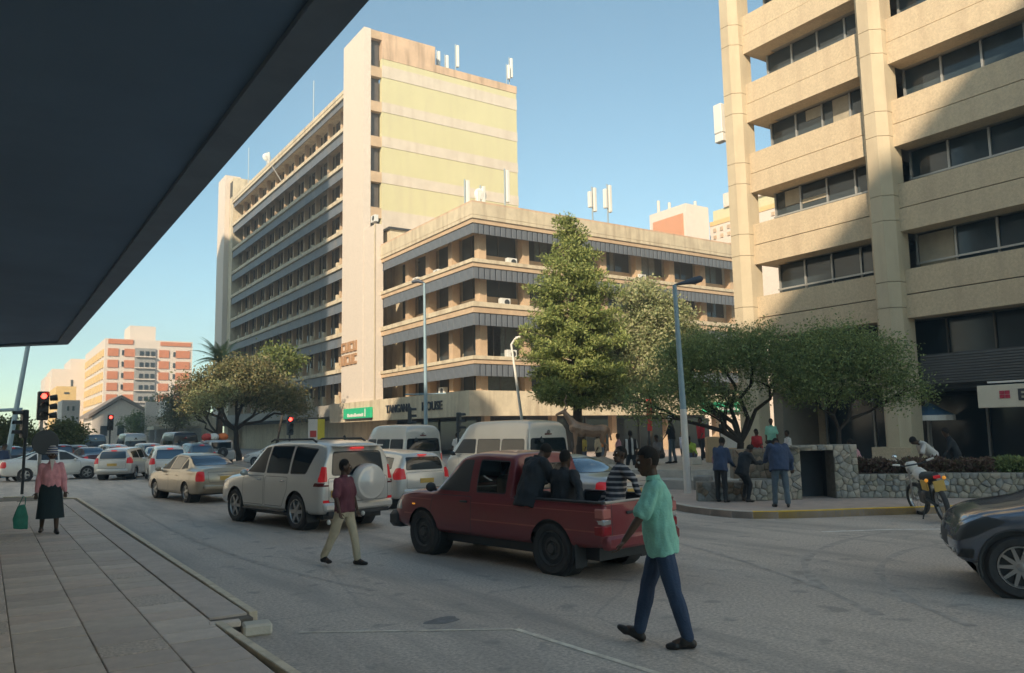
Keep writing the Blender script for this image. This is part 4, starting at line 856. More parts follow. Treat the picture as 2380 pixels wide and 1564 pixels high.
# x(rear->front), zbottom, halfwidth, zbelt, ztop, halfwidth top
def door_poly(x0, x1, z0, z1): return roundp([(x0, z0), (x1, z0), (x1, z1), (x0, z1)], .05)
def sides(sk, polys, name, m, edge=None, seam=.0, zmin=-9, label=None):
    for p in polys:
        sk.region(name, m, p, 'y', LEFT(zmin), edge, seam, label); sk.region(name, m, p, 'y', RIGHT(zmin), edge, seam, label)
GL = ('window_seal', TRIM, None); SM = ('body_seam', TRIM, None)
def build_suv(t, p, glass=CARGLASS):
    K = [(-2.36, .42, .86, 1.0, 1.03, .84), (-2.34, .38, .90, 1.06, 1.34, .80), (-2.28, .36, .925, 1.12, 1.64, .72), (-2.18, .35, .935, 1.14, 1.77, .69), (-1.7, .33, .94, 1.14, 1.835, .695), (-.6, .33, .94, 1.12, 1.85, .71), (.2, .33, .94, 1.10, 1.80, .70), (.55, .33, .94, 1.09, 1.66, .70), (.95, .34, .935, 1.08, 1.33, .76), (1.2, .35, .93, 1.06, 1.15, .80), (1.7, .38, .92, 1.00, 1.09, .80), (2.1, .40, .88, .94, 1.02, .76), (2.35, .42, .78, .82, .88, .66)]
    bm = shell(K, 80, .09, .14); sk = Skin(bm)
    sides(sk, [roundp([(.95, 1.17), (.05, 1.16), (.05, 1.74), (.30, 1.72)], .04), roundp([(-.02, 1.16), (-1.0, 1.16), (-1.0, 1.76), (-.02, 1.76)], .04), roundp([(-1.07, 1.16), (-1.72, 1.17), (-1.98, 1.70), (-1.07, 1.76)], .06)], 'window', glass, GL, .022, 1.1)
    sides(sk, [door_poly(.02, 1.02, .46, 1.10), roundp([(-.03, .46), (-.03, 1.10), (-1.02, 1.10), (-1.02, .82), (-.80, .46)], .05)], 'door', p, SM, .010)
    sk.region('rear_window', glass, roundp([(-.66, 1.14), (.66, 1.14), (.60, 1.64), (-.60, 1.64)], .08), 'x', REAR(-2), GL, .02)
    sk.region('windshield', glass, roundp([(-.68, 1.14), (.68, 1.14), (.60, 1.66), (-.60, 1.66)], .08), 'x', FRONT(.3), GL, .02)
    sk.region('tailgate', p, roundp([(-.74, .60), (.74, .60), (.74, 1.10), (-.74, 1.10)], .06), 'x', REAR(-2), SM, .010)
    for s in (LEFT(.5), RIGHT(.5)): sk.region('tail_lamp', REDLAMP, roundp([(-2.27, 1.02), (-2.255, 1.30), (-2.45, 1.32), (-2.45, 1.02)], .03), 'y', s); sk.region('lamp_base', mat('dark_red_lens', (.12, .01, .015), .15, var=0), roundp([(-2.08, .93), (-2.13, 1.005), (-2.45, 1.005), (-2.45, .93)], .02), 'y', s)
    for s in (-1, 1): sk.region('tail_lamp', REDLAMP, roundp([(s*.76, 1.03), (s*.76, 1.33), (s*.98, 1.34), (s*.98, 1.02)], .02), 'x', REAR(-2)); sk.region('reflector', REDLAMP, [(s*.62, .60), (s*.86, .60), (s*.86, .655), (s*.62, .655)], 'x', REAR(-2)); 
    for s in (LEFT(.5), RIGHT(.5)): sk.region('headlight', CLEARL, roundp([(1.75, .84), (1.95, 1.0), (2.32, .90), (2.32, .74)], .05), 'y', s)
    for wx in (-1.38, 1.41): sk.hole(arch(wx, .435, .39, .3), 'y', lambda f: abs(f.calc_center_median().y) > .6)
    r = sk.split(t, p)
    for wx in (-1.38, 1.41):
        for s in (-1, 1): wheel(t, wx, s*.80, .385, .26, RIM, 6)
    underside(t, K, (-1.38, 1.41), .38, 1.84)
    sp = MB(); sp.lathe([(.001, -.24), (.12, -.24), (.14, -.225), (.25, -.222), (.27, -.205), (.34, -.20), (.385, -.15), (.395, -.02), (.30, .02)], (0, 0, 0), 'y', 40); sp.v = [(-2.50+b+.12, -.18+a, .98+c) for a, b, c in sp.v]; sp.f = sp.f
    sp.build('spare_wheel_cover', WHITEPAINT, t, smooth=40)
    MB().bev(-2.435, -2.30, -.86, .86, .42, .60, .05).build('rear_bumper', p, t, smooth=40); MB().box(-2.40, -2.2, -.75, .75, .34, .42).build('bumper_valance', TRIM, t)
    lamp_box(t, 'brake_lamp', REDLIT, -2.33, -2.27, -.16, .16, 1.685, 1.725, .01); MB().bev(-2.44, -2.2, -.58, .58, 1.735, 1.765, .01).build('spoiler', p, t)
    for s in (-1, 1):
        b = MB(); b.tube([(-1.7, s*.62, 1.84), (-1.55, s*.62, 1.90), (.1, s*.62, 1.90), (.25, s*.62, 1.85)], .022, 8); b.build('roof_rail', TRIM, t, smooth=50); mirror(t, .78, s*.92, 1.16, p)
        for x in (.12, -.92): lamp_box(t, 'door_handle', CHROME if s else p, x, x+.16, s*.94-.01, s*.94+.025, 1.0, 1.03, .008)
        MB().bev(-.95, .95, s*.90-.06, s*.90+.06, .33, .39, .02).build('side_step', TRIM, t); lamp_box(t, 'mud_flap', TRIM, -1.86, -1.84, s*.80-.13, s*.80+.13, .18, .44, .005)
    plate(t, -2.405, .52, .78, .36, .14)
def build_sedan(t, p, glass=CARGLASS, rearglass=None, plt=True, spokes=5, lamps=REDLAMP):
    K = [(-2.34, .40, .72, .80, .90, .60), (-2.30, .34, .80, .88, 1.00, .66), (-2.15, .28, .86, .93, 1.035, .70), (-1.75, .25, .88, .94, 1.06, .70), (-1.45, .24, .885, .945, 1.13, .66), (-1.0, .23, .885, .94, 1.33, .58), (-.5, .23, .885, .93, 1.44, .56), (.1, .23, .885, .92, 1.455, .57), (.55, .23, .885, .91, 1.36, .58), (1.05, .24, .88, .90, 1.08, .68), (1.25, .24, .88, .89, .99, .73), (1.8, .26, .86, .82, .90, .70), (2.15, .30, .80, .72, .80, .62), (2.32, .34, .68, .62, .68, .5)]
    bm = shell(K, 80, .10, .14); sk = Skin(bm)
    sides(sk, [roundp([(.98, .99), (.12, .98), (.12, 1.39), (.45, 1.35)], .04), roundp([(.05, .98), (-.78, .99), (-.78, 1.36), (.05, 1.40)], .04), roundp([(-.84, .99), (-1.28, 1.03), (-.84, 1.32)], .03)], 'window', glass, GL, .018, .94)
    sides(sk, [roundp([(.09, .32), (.98, .32), (1.08, .6), (1.04, .92), (.09, .93)], .05), roundp([(.05, .32), (.05, .93), (-.85, .94), (-.85, .66), (-.62, .32)], .05)], 'door', p, SM, .008)
    sk.region('rear_window', rearglass or glass, roundp([(-.64, 1.10), (.64, 1.10), (.52, 1.395), (-.52, 1.395)], .07), 'x', lambda f: f.normal.x < -.08 and f.calc_center_median().x < -.5 and f.normal.z > .3, GL, .016)
    sk.region('windshield', glass, roundp([(-.66, 1.04), (.66, 1.04), (.52, 1.40), (-.52, 1.40)], .07), 'x', lambda f: f.normal.x > .08 and f.calc_center_median().x > .2 and f.normal.z > .3, GL, .016)
    for s in (SIDEL, SIDER): sk.region('tail_lamp', lamps, roundp([(-2.12, .70), (-2.14, .97), (-2.40, .97), (-2.40, .66)], .03), 'y', s); sk.region('headlight', CLEARL, roundp([(1.72, .70), (1.80, .80), (2.28, .70), (2.28, .56), (2.0, .56)], .04), 'y', s)
    for s in (-1, 1): sk.region('tail_lamp', lamps, roundp([(s*.66, .66), (s*.66, .95), (s*.9, .97), (s*.9, .66)], .03), 'x', REAR(-2.1)); sk.region('headlight', CLEARL, roundp([(s*.42, .57), (s*.46, .68), (s*.84, .72), (s*.84, .56)], .03), 'x', FRONT(2.1))
    sk.region('boot_lid', p, roundp([(-.54, .62), (.54, .62), (.57, .93), (-.57, .93)], .05), 'x', REAR(-2.1), SM, .008); sk.region('grille', TRIM, roundp([(-.36, .52), (.36, .52), (.38, .66), (-.38, .66)], .03), 'x', FRONT(2.1)); sk.region('lower_intake', TRIM, roundp([(-.5, .28), (.5, .28), (.46, .42), (-.46, .42)], .03), 'x', FRONT(2.1))
    for wx in (-1.33, 1.37): sk.hole(arch(wx, .345, .31, .2), 'y', lambda f: abs(f.calc_center_median().y) > .5)
    sk.split(t, p)
    for wx in (-1.33, 1.37):
        for s in (-1, 1): wheel(t, wx, s*.76, .31, .20, RIM, spokes)
    underside(t, K, (-1.33, 1.37), .31, 1.72)
    for s in (-1, 1):
        mirror(t, .78, s*.86, .98, p)
        for x in (.18, -.70): lamp_box(t, 'door_handle', p, x, x+.15, s*.885-.01, s*.885+.02, .80, .825, .006)
    MB().bev(-2.435, -2.25, -.70, .70, .40, .56, .05).build('rear_bumper', p, t, smooth=40); plate(t, -2.425, 0, .74) if plt else None; plate(t, 2.44, 0, .50, front=True); lamp_box(t, 'plate_trim', CHROME, -2.42, -2.40, -.28, .28, .83, .85, .004)
def build_hatch(t, p, glass=CARGLASS, rearglass=None, h=1.52, L=2.12, lamps=REDLAMP, wide=0):
    q = h-1.52
    K = [(-L, .42, .76, .90, .94, .70), (-L+.03, .36, .82, .95, 1.12+q*.5, .68), (-L+.10, .30, .85, .98, 1.30+q*.8, .63), (-L+.3, .27, .86, .98, 1.44+q, .58), (-1.0, .25, .865, .96, 1.51+q, .58), (-.2, .24, .865, .94, 1.53+q, .59), (.3, .24, .865, .93, 1.48+q, .59), (.6, .24, .865, .92, 1.36+q*.8, .60), (1.05, .25, .86, .92, 1.10, .70), (1.25, .25, .86, .91, 1.02, .73), (1.75, .28, .84, .84, .92, .70), (2.05, .33, .76, .72, .80, .60), (2.16, .36, .68, .64, .70, .52)]
    bm = shell(K, 76, .09, .13); sk = Skin(bm); zt = 1.42+q
    sides(sk, [roundp([(.98, 1.01), (.12, 1.0), (.12, zt), (.46, zt-.05)], .04), roundp([(.05, 1.0), (-.78, 1.01), (-.78, zt-.01), (.05, zt)], .04), roundp([(-.85, 1.02), (-L+.42, 1.05), (-L+.52, zt-.08), (-.85, zt-.02)], .05)], 'window', glass, GL, .018, .96)
    sides(sk, [roundp([(.09, .32), (.96, .32), (1.06, .6), (1.02, .94), (.09, .95)], .05), roundp([(.05, .32), (.05, .95), (-.83, .96), (-.83, .66), (-.62, .32)], .05)], 'door', p, SM, .008)
    sk.region('rear_window', rearglass or glass, roundp([(-.60, 1.02), (.60, 1.02), (.54, 1.36+q), (-.54, 1.36+q)], .06), 'x', REAR(-1.5), GL, .016)
    sk.region('windshield', glass, roundp([(-.66, 1.06), (.66, 1.06), (.54, zt), (-.54, zt)], .07), 'x', lambda f: f.normal.x > .08 and f.calc_center_median().x > .2 and f.normal.z > .3, GL, .016)
    for s in (SIDEL, SIDER): sk.region('tail_lamp', lamps, roundp([(-L+.28, .88), (-L+.24, 1.08), (-L-.1, 1.10), (-L-.1, .80), (-L+.22, .78)], .04), 'y', s); sk.region('headlight', CLEARL, roundp([(1.62, .72), (1.68, .84), (2.12, .74), (2.12, .60), (1.9, .60)], .04), 'y', s)
    for s in (-1, 1): sk.region('tail_lamp', lamps, roundp([(s*.62, .80), (s*.64, 1.06), (s*.9, 1.08), (s*.9, .78)], .03), 'x', REAR(-L+.3)); sk.region('headlight', CLEARL, roundp([(s*.42, .6), (s*.46, .72), (s*.84, .76), (s*.84, .58)], .03), 'x', FRONT(1.9))
    sk.region('tailgate', p, roundp([(-.60, .55), (.60, .55), (.60, .97), (-.60, .97)], .05), 'x', REAR(-L+.3), SM, .008); sk.region('grille', TRIM, roundp([(-.36, .52), (.36, .52), (.38, .66), (-.38, .66)], .03), 'x', FRONT(1.9))
    wxr, wxf = -L+.82, 1.26
    for wx in (wxr, wxf): sk.hole(arch(wx, .345, .31, .2), 'y', lambda f: abs(f.calc_center_median().y) > .5)
    sk.split(t, p)
    for wx in (wxr, wxf):
        for s in (-1, 1): wheel(t, wx, s*.745, .31, .19, RIM, 5)
    underside(t, K, (wxr, wxf), .31, 1.68)
    for s in (-1, 1): mirror(t, .80, s*.84, 1.0, p)
    MB().bev(-L-.09, -L+.12, -.70, .70, .38, .54, .05).build('rear_bumper', p, t, smooth=40); plate(t, -L-.09, 0, .74); lamp_box(t, 'brake_lamp', REDLIT, -L+.10, -L+.2, -.12, .12, 1.40+q, 1.425+q, .005)
def build_cross(t, p, glass=CARGLASS):
    K = [(-2.2, .50, .80, 1.05, 1.2, .72), (-2.1, .38, .90, 1.12, 1.45, .68), (-1.8, .32, .935, 1.12, 1.62, .66), (-.8, .30, .94, 1.10, 1.68, .66), (.2, .30, .94, 1.08, 1.64, .66), (.75, .30, .94, 1.02, 1.34, .68), (1.15, .31, .94, .98, 1.08, .76), (1.4, .32, .94, .95, 1.02, .80), (1.70, .34, .93, .90, .965, .80), (1.86, .36, .905, .84, .91, .76), (1.97, .38, .86, .76, .84, .68), (2.03, .42, .80, .66, .74, .60)]
    bm = shell(K, 90, .1, .07); sk = Skin(bm)
    sides(sk, [roundp([(1.0, 1.15), (.12, 1.14), (.12, 1.56), (.42, 1.54)], .04), roundp([(.05, 1.14), (-.85, 1.14), (-.85, 1.58), (.05, 1.58)], .04)], 'window', glass, GL, .018, 1.0)
    sides(sk, [roundp([(.1, .36), (1.0, .36), (1.08, .62), (1.04, 1.06), (.1, 1.07)], .05), roundp([(.05, .36), (.05, 1.07), (-.9, 1.07), (-.9, .7), (-.6, .36)], .05)], 'door', p, SM, .008)
    sk.region('windshield', glass, roundp([(-.7, 1.2), (.7, 1.2), (.6, 1.6), (-.6, 1.6)], .07), 'x', lambda f: f.normal.x > .08 and f.calc_center_median().x > .2 and f.normal.z > .3, GL, .016)
    for s in (LEFT(.4), RIGHT(.4)): sk.region('headlight', CLEARL, roundp([(1.52, .86), (1.72, .92), (1.90, .84), (2.06, .72), (2.06, .60), (1.84, .69)], .04), 'y', s, ('headlight_rim', TRIM, None), .02); sk.region('bumper_vent', TRIM, roundp([(1.86, .54), (2.0, .54), (2.04, .43), (1.88, .43)], .02), 'y', s)
    sk.region('grille', TRIM, roundp([(-.36, .50), (.36, .50), (.38, .68), (-.38, .68)], .03), 'x', FRONT(2.0))
    for wx in (-1.40, 1.42): sk.hole(arch(wx, .405, .36, .28), 'y', lambda f: abs(f.calc_center_median().y) > .5)
    sk.split(t, p)
    for wx in (-1.40, 1.42):
        for s in (-1, 1): wheel(t, wx, s*.82, .355, .24, RIM, 10)
        for s in (-1, 1):
            b = MB(); b.tube([(wx+.415*math.cos(a), s*.925, .36+.415*math.sin(a)) for a in np.linspace(-.3, math.pi+.3, 15)], .02, 6); b.build('arch_trim', TRIM, t, smooth=50)
    underside(t, K, (-1.40, 1.42), .36, 1.88)
    for s in (-1, 1): mirror(t, .80, s*.92, 1.16, p); lamp_box(t, 'fog_lamp', CLEARL, 2.0, 2.07, s*.66-.06, s*.60+.06, .46, .52, .01)
def build_van(t, p, glass=CARGLASS):
    K = [(-2.58, .40, .84, 1.15, 1.30, .83), (-2.56, .34, .90, 1.16, 1.75, .84), (-2.52, .32, .935, 1.16, 2.06, .80), (-2.42, .30, .94, 1.16, 2.24, .72), (-2.2, .29, .945, 1.16, 2.31, .70), (-1, .28, .945, 1.15, 2.35, .71), (.6, .28, .945, 1.14, 2.34, .71), (1.1, .28, .945, 1.13, 2.27, .70), (1.5, .28, .945, 1.12, 2.02, .70), (1.9, .28, .94, 1.10, 1.62, .74), (2.3, .30, .91, 1.04, 1.20, .80), (2.48, .34, .86, .90, .98, .78), (2.58, .38, .78, .74, .80, .70)]
    bm = shell(K, 80, .05, .14); sk = Skin(bm)
    sides(sk, [roundp([(-2.38, 1.22), (-1.05, 1.22), (-1.05, 1.74), (-2.32, 1.74)], .10), roundp([(-.97, 1.22), (.42, 1.22), (.42, 1.74), (-.97, 1.74)], .08), roundp([(.52, 1.22), (1.95, 1.22), (1.45, 1.74), (.52, 1.74)], .08)], 'window', glass, GL, .02, 1.16)
    sides(sk, [door_poly(.48, 1.55, .42, 1.18), door_poly(-.80, .44, .36, 1.19)], 'door', p, SM, .009)
    sk.region('rear_window', glass, roundp([(-.80, 1.19), (.80, 1.19), (.74, 1.76), (-.74, 1.76)], .10), 'x', REAR(-2.3), GL, .02)
    sk.region('windshield', glass, roundp([(-.76, 1.24), (.76, 1.24), (.66, 1.98), (-.66, 1.98)], .10), 'x', lambda f: f.normal.x > .08 and f.calc_center_median().x > .9, GL, .02)
    for s in (-1, 1): sk.region('tail_lamp', REDLAMP, roundp([(s*.82, .72), (s*.82, 1.12), (s*.98, 1.12), (s*.98, .70)], .02), 'x', REAR(-2.3))
    sk.region('tailgate', p, roundp([(-.78, .52), (.78, .52), (.80, 1.13), (-.80, 1.13)], .05), 'x', REAR(-2.3), SM, .009)
    for wx in (-1.25, 1.55): sk.hole(arch(wx, .375, .34, .25), 'y', lambda f: abs(f.calc_center_median().y) > .5)
    sk.split(t, p)
    for wx in (-1.25, 1.55):
        for s in (-1, 1): wheel(t, wx, s*.82, .34, .2, HUBSTEEL, kind='steel')
    underside(t, K, (-1.25, 1.55), .34, 1.88)
    lamp_box(t, 'brake_lamp', mat('dark_red_lens', (.12, .01, .015), .15, var=0), -2.585, -2.53, -.14, .14, 1.86, 1.90, .01); MB().lathe([(.001, -.02), (.06, -.02), (.065, 0)], (0, 0, 0), 'y', 16).build('badge', CHROME, t, loc=(-2.57, 0, 1.96), rotz=R_(-90))
    b = MB(); b.tube([(-2.56, .40, 1.68), (-2.70, .40, 1.80), (-2.72, .40, 1.72)], .018, 8); b.ball((-2.72, .40, 1.66), .08, 10, sc=(.4, 1, .8)); b.build('rear_mirror', TRIM, t, smooth=50)
    for s in (-1, 1): mirror(t, 1.75, s*.95, 1.22, TRIM)
    MB().bev(-2.70, -2.45, -.86, .86, .36, .54, .05).build('rear_bumper', p, t, smooth=40); plate(t, -2.605, 0, .80)
def seethrough():
    m = bpy.data.materials.new('clear_car_glass'); m.use_nodes = True; n = m.node_tree; n.nodes.clear(); o = n.nodes.new('ShaderNodeOutputMaterial')
    tr = n.nodes.new('ShaderNodeBsdfTransparent'); tr.inputs[0].default_value = (.80, .88, .86, 1); g = n.nodes.new('ShaderNodeBsdfGlossy'); g.inputs['Roughness'].default_value = .02; fz = n.nodes.new('ShaderNodeFresnel'); fz.inputs[0].default_value = 1.7
    mx = n.nodes.new('ShaderNodeMixShader'); n.links.new(fz.outputs[0], mx.inputs[0]); n.links.new(tr.outputs[0], mx.inputs[1]); n.links.new(g.outputs[0], mx.inputs[2]); n.links.new(mx.outputs[0], o.inputs[0]); return m
CLEARGLASS = seethrough()
def build_pickup(t, p):
    K = [(-2.42, .50, .78, .98, 1.005, .77), (-2.40, .46, .815, 1.0, 1.015, .80), (-2.2, .42, .825, 1.0, 1.015, .805), (-.9, .38, .83, 1.0, 1.015, .81), (-.62, .38, .83, 1.0, 1.02, .81), (-.60, .38, .83, 1.0, 1.58, .63), (-.50, .38, .83, 1.0, 1.64, .63), (.2, .38, .83, 1.0, 1.665, .635), (.62, .38, .83, 1.0, 1.61, .63), (1.02, .38, .83, 1.0, 1.28, .69), (1.30, .38, .83, .99, 1.06, .75), (1.8, .39, .82, .95, 1.03, .76), (2.2, .42, .79, .88, .96, .73), (2.40, .46, .72, .80, .86, .66)]
    bm = shell(K, 150, .02, .12); sk = Skin(bm)
    sides(sk, [roundp([(1.14, 1.07), (.34, 1.06), (.34, 1.56), (.58, 1.55)], .04), roundp([(.18, 1.06), (-.50, 1.06), (-.50, 1.55), (.18, 1.57)], .05)], 'window', CLEARGLASS, GL, .02, 1.0)
    sides(sk, [roundp([(.26, .42), (1.10, .42), (1.30, .66), (1.25, 1.0), (.26, 1.0)], .05)], 'door', p, SM, .009)
    sides(sk, [[(-2.45, .64), (2.05, .64), (2.05, .662), (-2.45, .662)], [(-2.3, .90), (1.9, .90), (1.9, .912), (-2.3, .912)]], 'crease_strip', mat('lighter_red', (.36, .09, .08), .4, var=.1), None)  # two thin lines of lighter red along each body side
    sk.region('rear_window', CLEARGLASS, roundp([(-.56, 1.10), (.56, 1.10), (.50, 1.50), (-.50, 1.50)], .06), 'x', lambda f: f.normal.x < -.3 and -1 < f.calc_center_median().x < -.4 and f.calc_center_median().z > 1.0, GL, .02)
    sk.region('windshield', CLEARGLASS, roundp([(-.64, 1.12), (.64, 1.12), (.56, 1.56), (-.56, 1.56)], .07), 'x', lambda f: f.normal.x > .08 and .3 < f.calc_center_median().x < 1.35 and f.normal.z > .3 and f.calc_center_median().z > 1.0, GL, .02)
    for s in (LEFT(.4), RIGHT(.4)): sk.region('headlight', CLEARL, roundp([(2.12, .70), (2.16, .86), (2.45, .84), (2.45, .70)], .03), 'y', s)
    sk.hole([(-2.37, -.755), (-.70, -.755), (-.70, .755), (-2.37, .755)], 'z', lambda f: f.normal.z > .3 and f.calc_center_median().z > .9)
    # tailgate as its own part
    sk.region('tailgate', p, roundp([(-.64, .58), (.64, .58), (.64, 1.03), (-.64, 1.03)], .02), 'x', REAR(-2.3), SM, .010)
    for wx in (-1.45, 1.52): sk.hole(arch(wx, .41, .36, .3), 'y', lambda f: abs(f.calc_center_median().y) > .5)
    sk.split(t, p)
    # bed liner: floor, inner walls
    bl = MB(); bl.box(-2.36, -.72, -.74, .74, .54, .58); bl.box(-2.37, -.70, -.772, -.75, .56, 1.012); bl.box(-2.37, -.70, .75, .772, .56, 1.012); bl.box(-2.385, -2.36, -.75, .75, .56, 1.012); bl.box(-.73, -.70, -.74, .74, .56, 1.03); bl.build('bed_liner', BLACKP, t)
    for s in (-1, 1): MB().tube([(-2.39, s*.775, 1.028), (-.70, s*.775, 1.032)], .022, 8).build('bed_rail', TRIM, t, smooth=50)
    rail = MB(); rail.tube([(-2.40, -.75, 1.03), (-2.40, .75, 1.03)], .022, 8); rail.build('tailgate_rail', mat('pale_trim', (.45, .42, .38), .5), t, smooth=50)
    for wx in (-1.45, 1.52):
        for s in (-1, 1): wheel(t, wx, s*.71, .365, .22, HUBSTEEL, kind='steel')
    underside(t, K, (-1.45, 1.52), .36, 1.66)
    for s in (-1, 1):
        # stacked tail lamps
        lamp_box(t, 'tail_lamp', mat('dull_red_lens', (.30, .02, .03), .2, var=0), -2.43, -2.26, s*.735-.095+(s*.0), s*.735+.095, .60, .735, .02); lamp_box(t, 'reverse_lamp', CLEARL, -2.432, -2.28, s*.735-.085, s*.735+.085, .74, .815, .015); lamp_box(t, 'indicator_lamp', mat('pinkish_lens', (.50, .18, .16), .2, var=0), -2.43, -2.27, s*.735-.085, s*.735+.085, .82, .955, .015)
        mirror(t, 1.12, s*.84, 1.12, TRIM); lamp_box(t, 'door_handle', TRIM, .34, .50, s*.835-.01, s*.835+.02, .90, .93, .006); lamp_box(t, 'mud_flap', TRIM, -1.93, -1.915, s*.71-.12, s*.71+.12, .14, .46, .005)
        lamp_box(t, 'side_repeater', ORGLENS, 1.72, 1.79, s*.825-.008, s*.825+.012, .80, .825, .004)
    MB().bev(-2.50, -2.34, -.80, .80, .42, .60, .04).build('rear_bumper', p, t, smooth=40); MB().bev(2.20, 2.56, -.80, .80, .38, .66, .07).build('front_bumper', TRIM, t, smooth=40); lamp_box(t, 'tailgate_handle', TRIM, -2.455, -2.43, .15, .35, .86, .90, .008)
    st = MB(); [st.bev(-.30, -.05, y-.24, y+.24, .75, 1.33, .06) for y in (-.36, .36)]; [st.bev(-.26, .3, y-.24, y+.24, .62, .80, .06) for y in (-.36, .36)]; st.build('seats', mat('grey_seat_cloth', (.10, .10, .105), .9), t, smooth=40)
    MB().bev(.75, 1.1, -.7, .7, .85, 1.08, .05).build('dashboard', TRIM, t)
    sw = MB().lathe([(.165, 0), (.18, .012), (.195, 0), (.18, -.012)], (0, 0, 0), 'y', 20, closed=True).build('steering_wheel', TRIM, t, loc=(.62, -.36, 1.10), rotz=R_(90)); box_part('rear_shelf', t, TRIM, -.58, -.3, -.6, .6, .6, .95)
WHITEPAINT = paint('white_car_paint', (.75, .73, .69), .1)
SILV = paint('silver_car_paint', (.66, .65, .62), .35); CHAMP = paint('champagne_car_paint', (.46, .39, .29), .45); REDP = paint('dark_red_pickup_paint', (.22, .035, .045), .15, .38); VANP = paint('van_silver_paint', (.62, .60, .56), .3); DARKP = paint('gunmetal_car_paint', (.15, .18, .235), .5, .2); BEIGE = paint('beige_silver_paint', (.42, .38, .33), .6); BLUESIL = paint('pale_car_paint', (.50, .49, .48), .5); BLKP = paint('black_car_paint', (.02, .022, .026), .3); MAROON = paint('maroon_car_paint', (.10, .03, .03), .4); BLUEC = paint('blue_grey_car_paint', (.12, .17, .22), .5)
GQ = 'cars queueing across the junction'
pickup = finish('pickup_truck', 'dark red pickup truck with three men sitting in its open load bed', (7.22, 10.72, 0), 99.6, GQ, build_pickup, p=REDP)
suv = finish('parked_car', 'silver four wheel drive with a white spare wheel cover on its tailgate', (6.2, 18.35, 0), 101.5, GQ, build_suv, p=SILV)
sedan = finish('parked_car', 'champagne saloon car ahead of the silver four wheel drive', (5.85, 27.6, 0), 99, GQ, build_sedan, p=CHAMP, rearglass=SKYGLASS)
vanA = finish('minibus', 'silver minibus on the left, partly behind the other minibus', (15.7, 33.2, 0), 89.5, GQ, build_van, p=VANP)
vanB = finish('minibus', 'silver minibus nearest the conifer with its whole rear window in view', (15.55, 24.1, 0), 93, GQ, build_van, p=VANP)
estate = finish('parked_car', 'silver estate car between the four wheel drive and the red pickup', (9.55, 21.4, 0), 98, GQ, build_hatch, p=SILV, L=2.25)
blues = finish('parked_car', 'pale saloon car hidden behind the load bed with striped reflections in its rear window', (10.75, 14.7, 0), 98, GQ, build_sedan, p=BLUESIL, rearglass=SKYGLASS)
dark = finish('parked_car', 'dark grey car entering at the lower right with a ten spoke wheel', (11.46, 3.88, 0), 124, GQ, build_cross, p=DARKP)
whites = finish('parked_car', 'white saloon car crossing behind the woman in the pink jacket', (2.95, 46.2, 0), 6, GQ, build_sedan, p=WHITEPAINT)
wagon = finish('parked_car', 'silver wagon with yellow plate right behind the white saloon', (6.1, 44.6, 0), 66, GQ, build_hatch, p=SILV, rearglass=SKYGLASS, L=2.3)
ws = finish('parked_car', 'white hatchback with blue rear window beyond the champagne saloon', (7.3, 41.0, 0), 84, GQ, build_hatch, p=WHITEPAINT, rearglass=SKYGLASS, h=1.6)
def recolour(src, newp, old, label, loc, heading):
    c = copy_tree(src)
    def rec(o):
        if o.type == 'MESH' and o.data.materials and o.data.materials[0] == old: o.material_slots[0].link = 'OBJECT'; o.material_slots[0].material = newp
        for ch in o.children: rec(ch)
    rec(c); c['label'] = label; c.location = loc; c.rotation_euler = (0, 0, R_(heading)); c['group'] = 'cars in the far queue'; return c
for src, newp, old, lab, loc, hd_ in (
    (ws, BLUEC, WHITEPAINT, 'blue grey hatchback with lit red lamps in the queue left of the vendor pickup', (10.9, 52.5, 0), 92),
    (vanB, BLKP, VANP, 'dark boxy van in the middle of the far queue beside the orange loaded truck', (11.6, 61.5, 0), 92),
    (sedan, MAROON, CHAMP, 'maroon car in the far queue just right of the white saloon', (5.4, 55.5, 0), 100),
    (ws, SILV, WHITEPAINT, 'silver hatchback with two red lamps in the far queue below the small red signal', (6.9, 58.0, 0), 96),
    (sedan, BLKP, CHAMP, 'black saloon in the far queue left of the rounded grey van', (7.9, 66, 0), 92),
    (vanB, BLUESIL, VANP, 'rounded grey minibus in the far queue below the garden trees', (10.0, 72, 0), 91),
    (ws, BEIGE, WHITEPAINT, 'beige hatchback in the far queue between the maroon and black cars', (9.3, 60, 0), 95),
    (sedan, BLUEC, CHAMP, 'blue saloon behind the head of the woman in pink', (3.2, 60, 0), 95),
    (ws, BLKP, WHITEPAINT, 'dark hatchback left of the woman in pink beyond the white saloon', (1.2, 62, 0), 100),
    (estate, BEIGE, SILV, 'beige estate car at the far end of the queue', (6.1, 72, 0), 92),
    (ws, BEIGE, WHITEPAINT, 'beige hatchback parked under the street tree behind the champagne saloon', (18.2, 57, 0), 150),
    (sedan, WHITEPAINT, CHAMP, 'white saloon parked between the thin tree trunks', (16.2, 52, 0), 130),
    (estate, BLUEC, SILV, 'blue estate parked under the street tree right of the trunks', (17.5, 46.5, 0), 120),
    (ws, BLUESIL, WHITEPAINT, 'pale hatchback parked behind the silver four wheel drive roof', (17.6, 41.5, 0), 110)):
    recolour(src, newp, old, lab, loc, hd_)
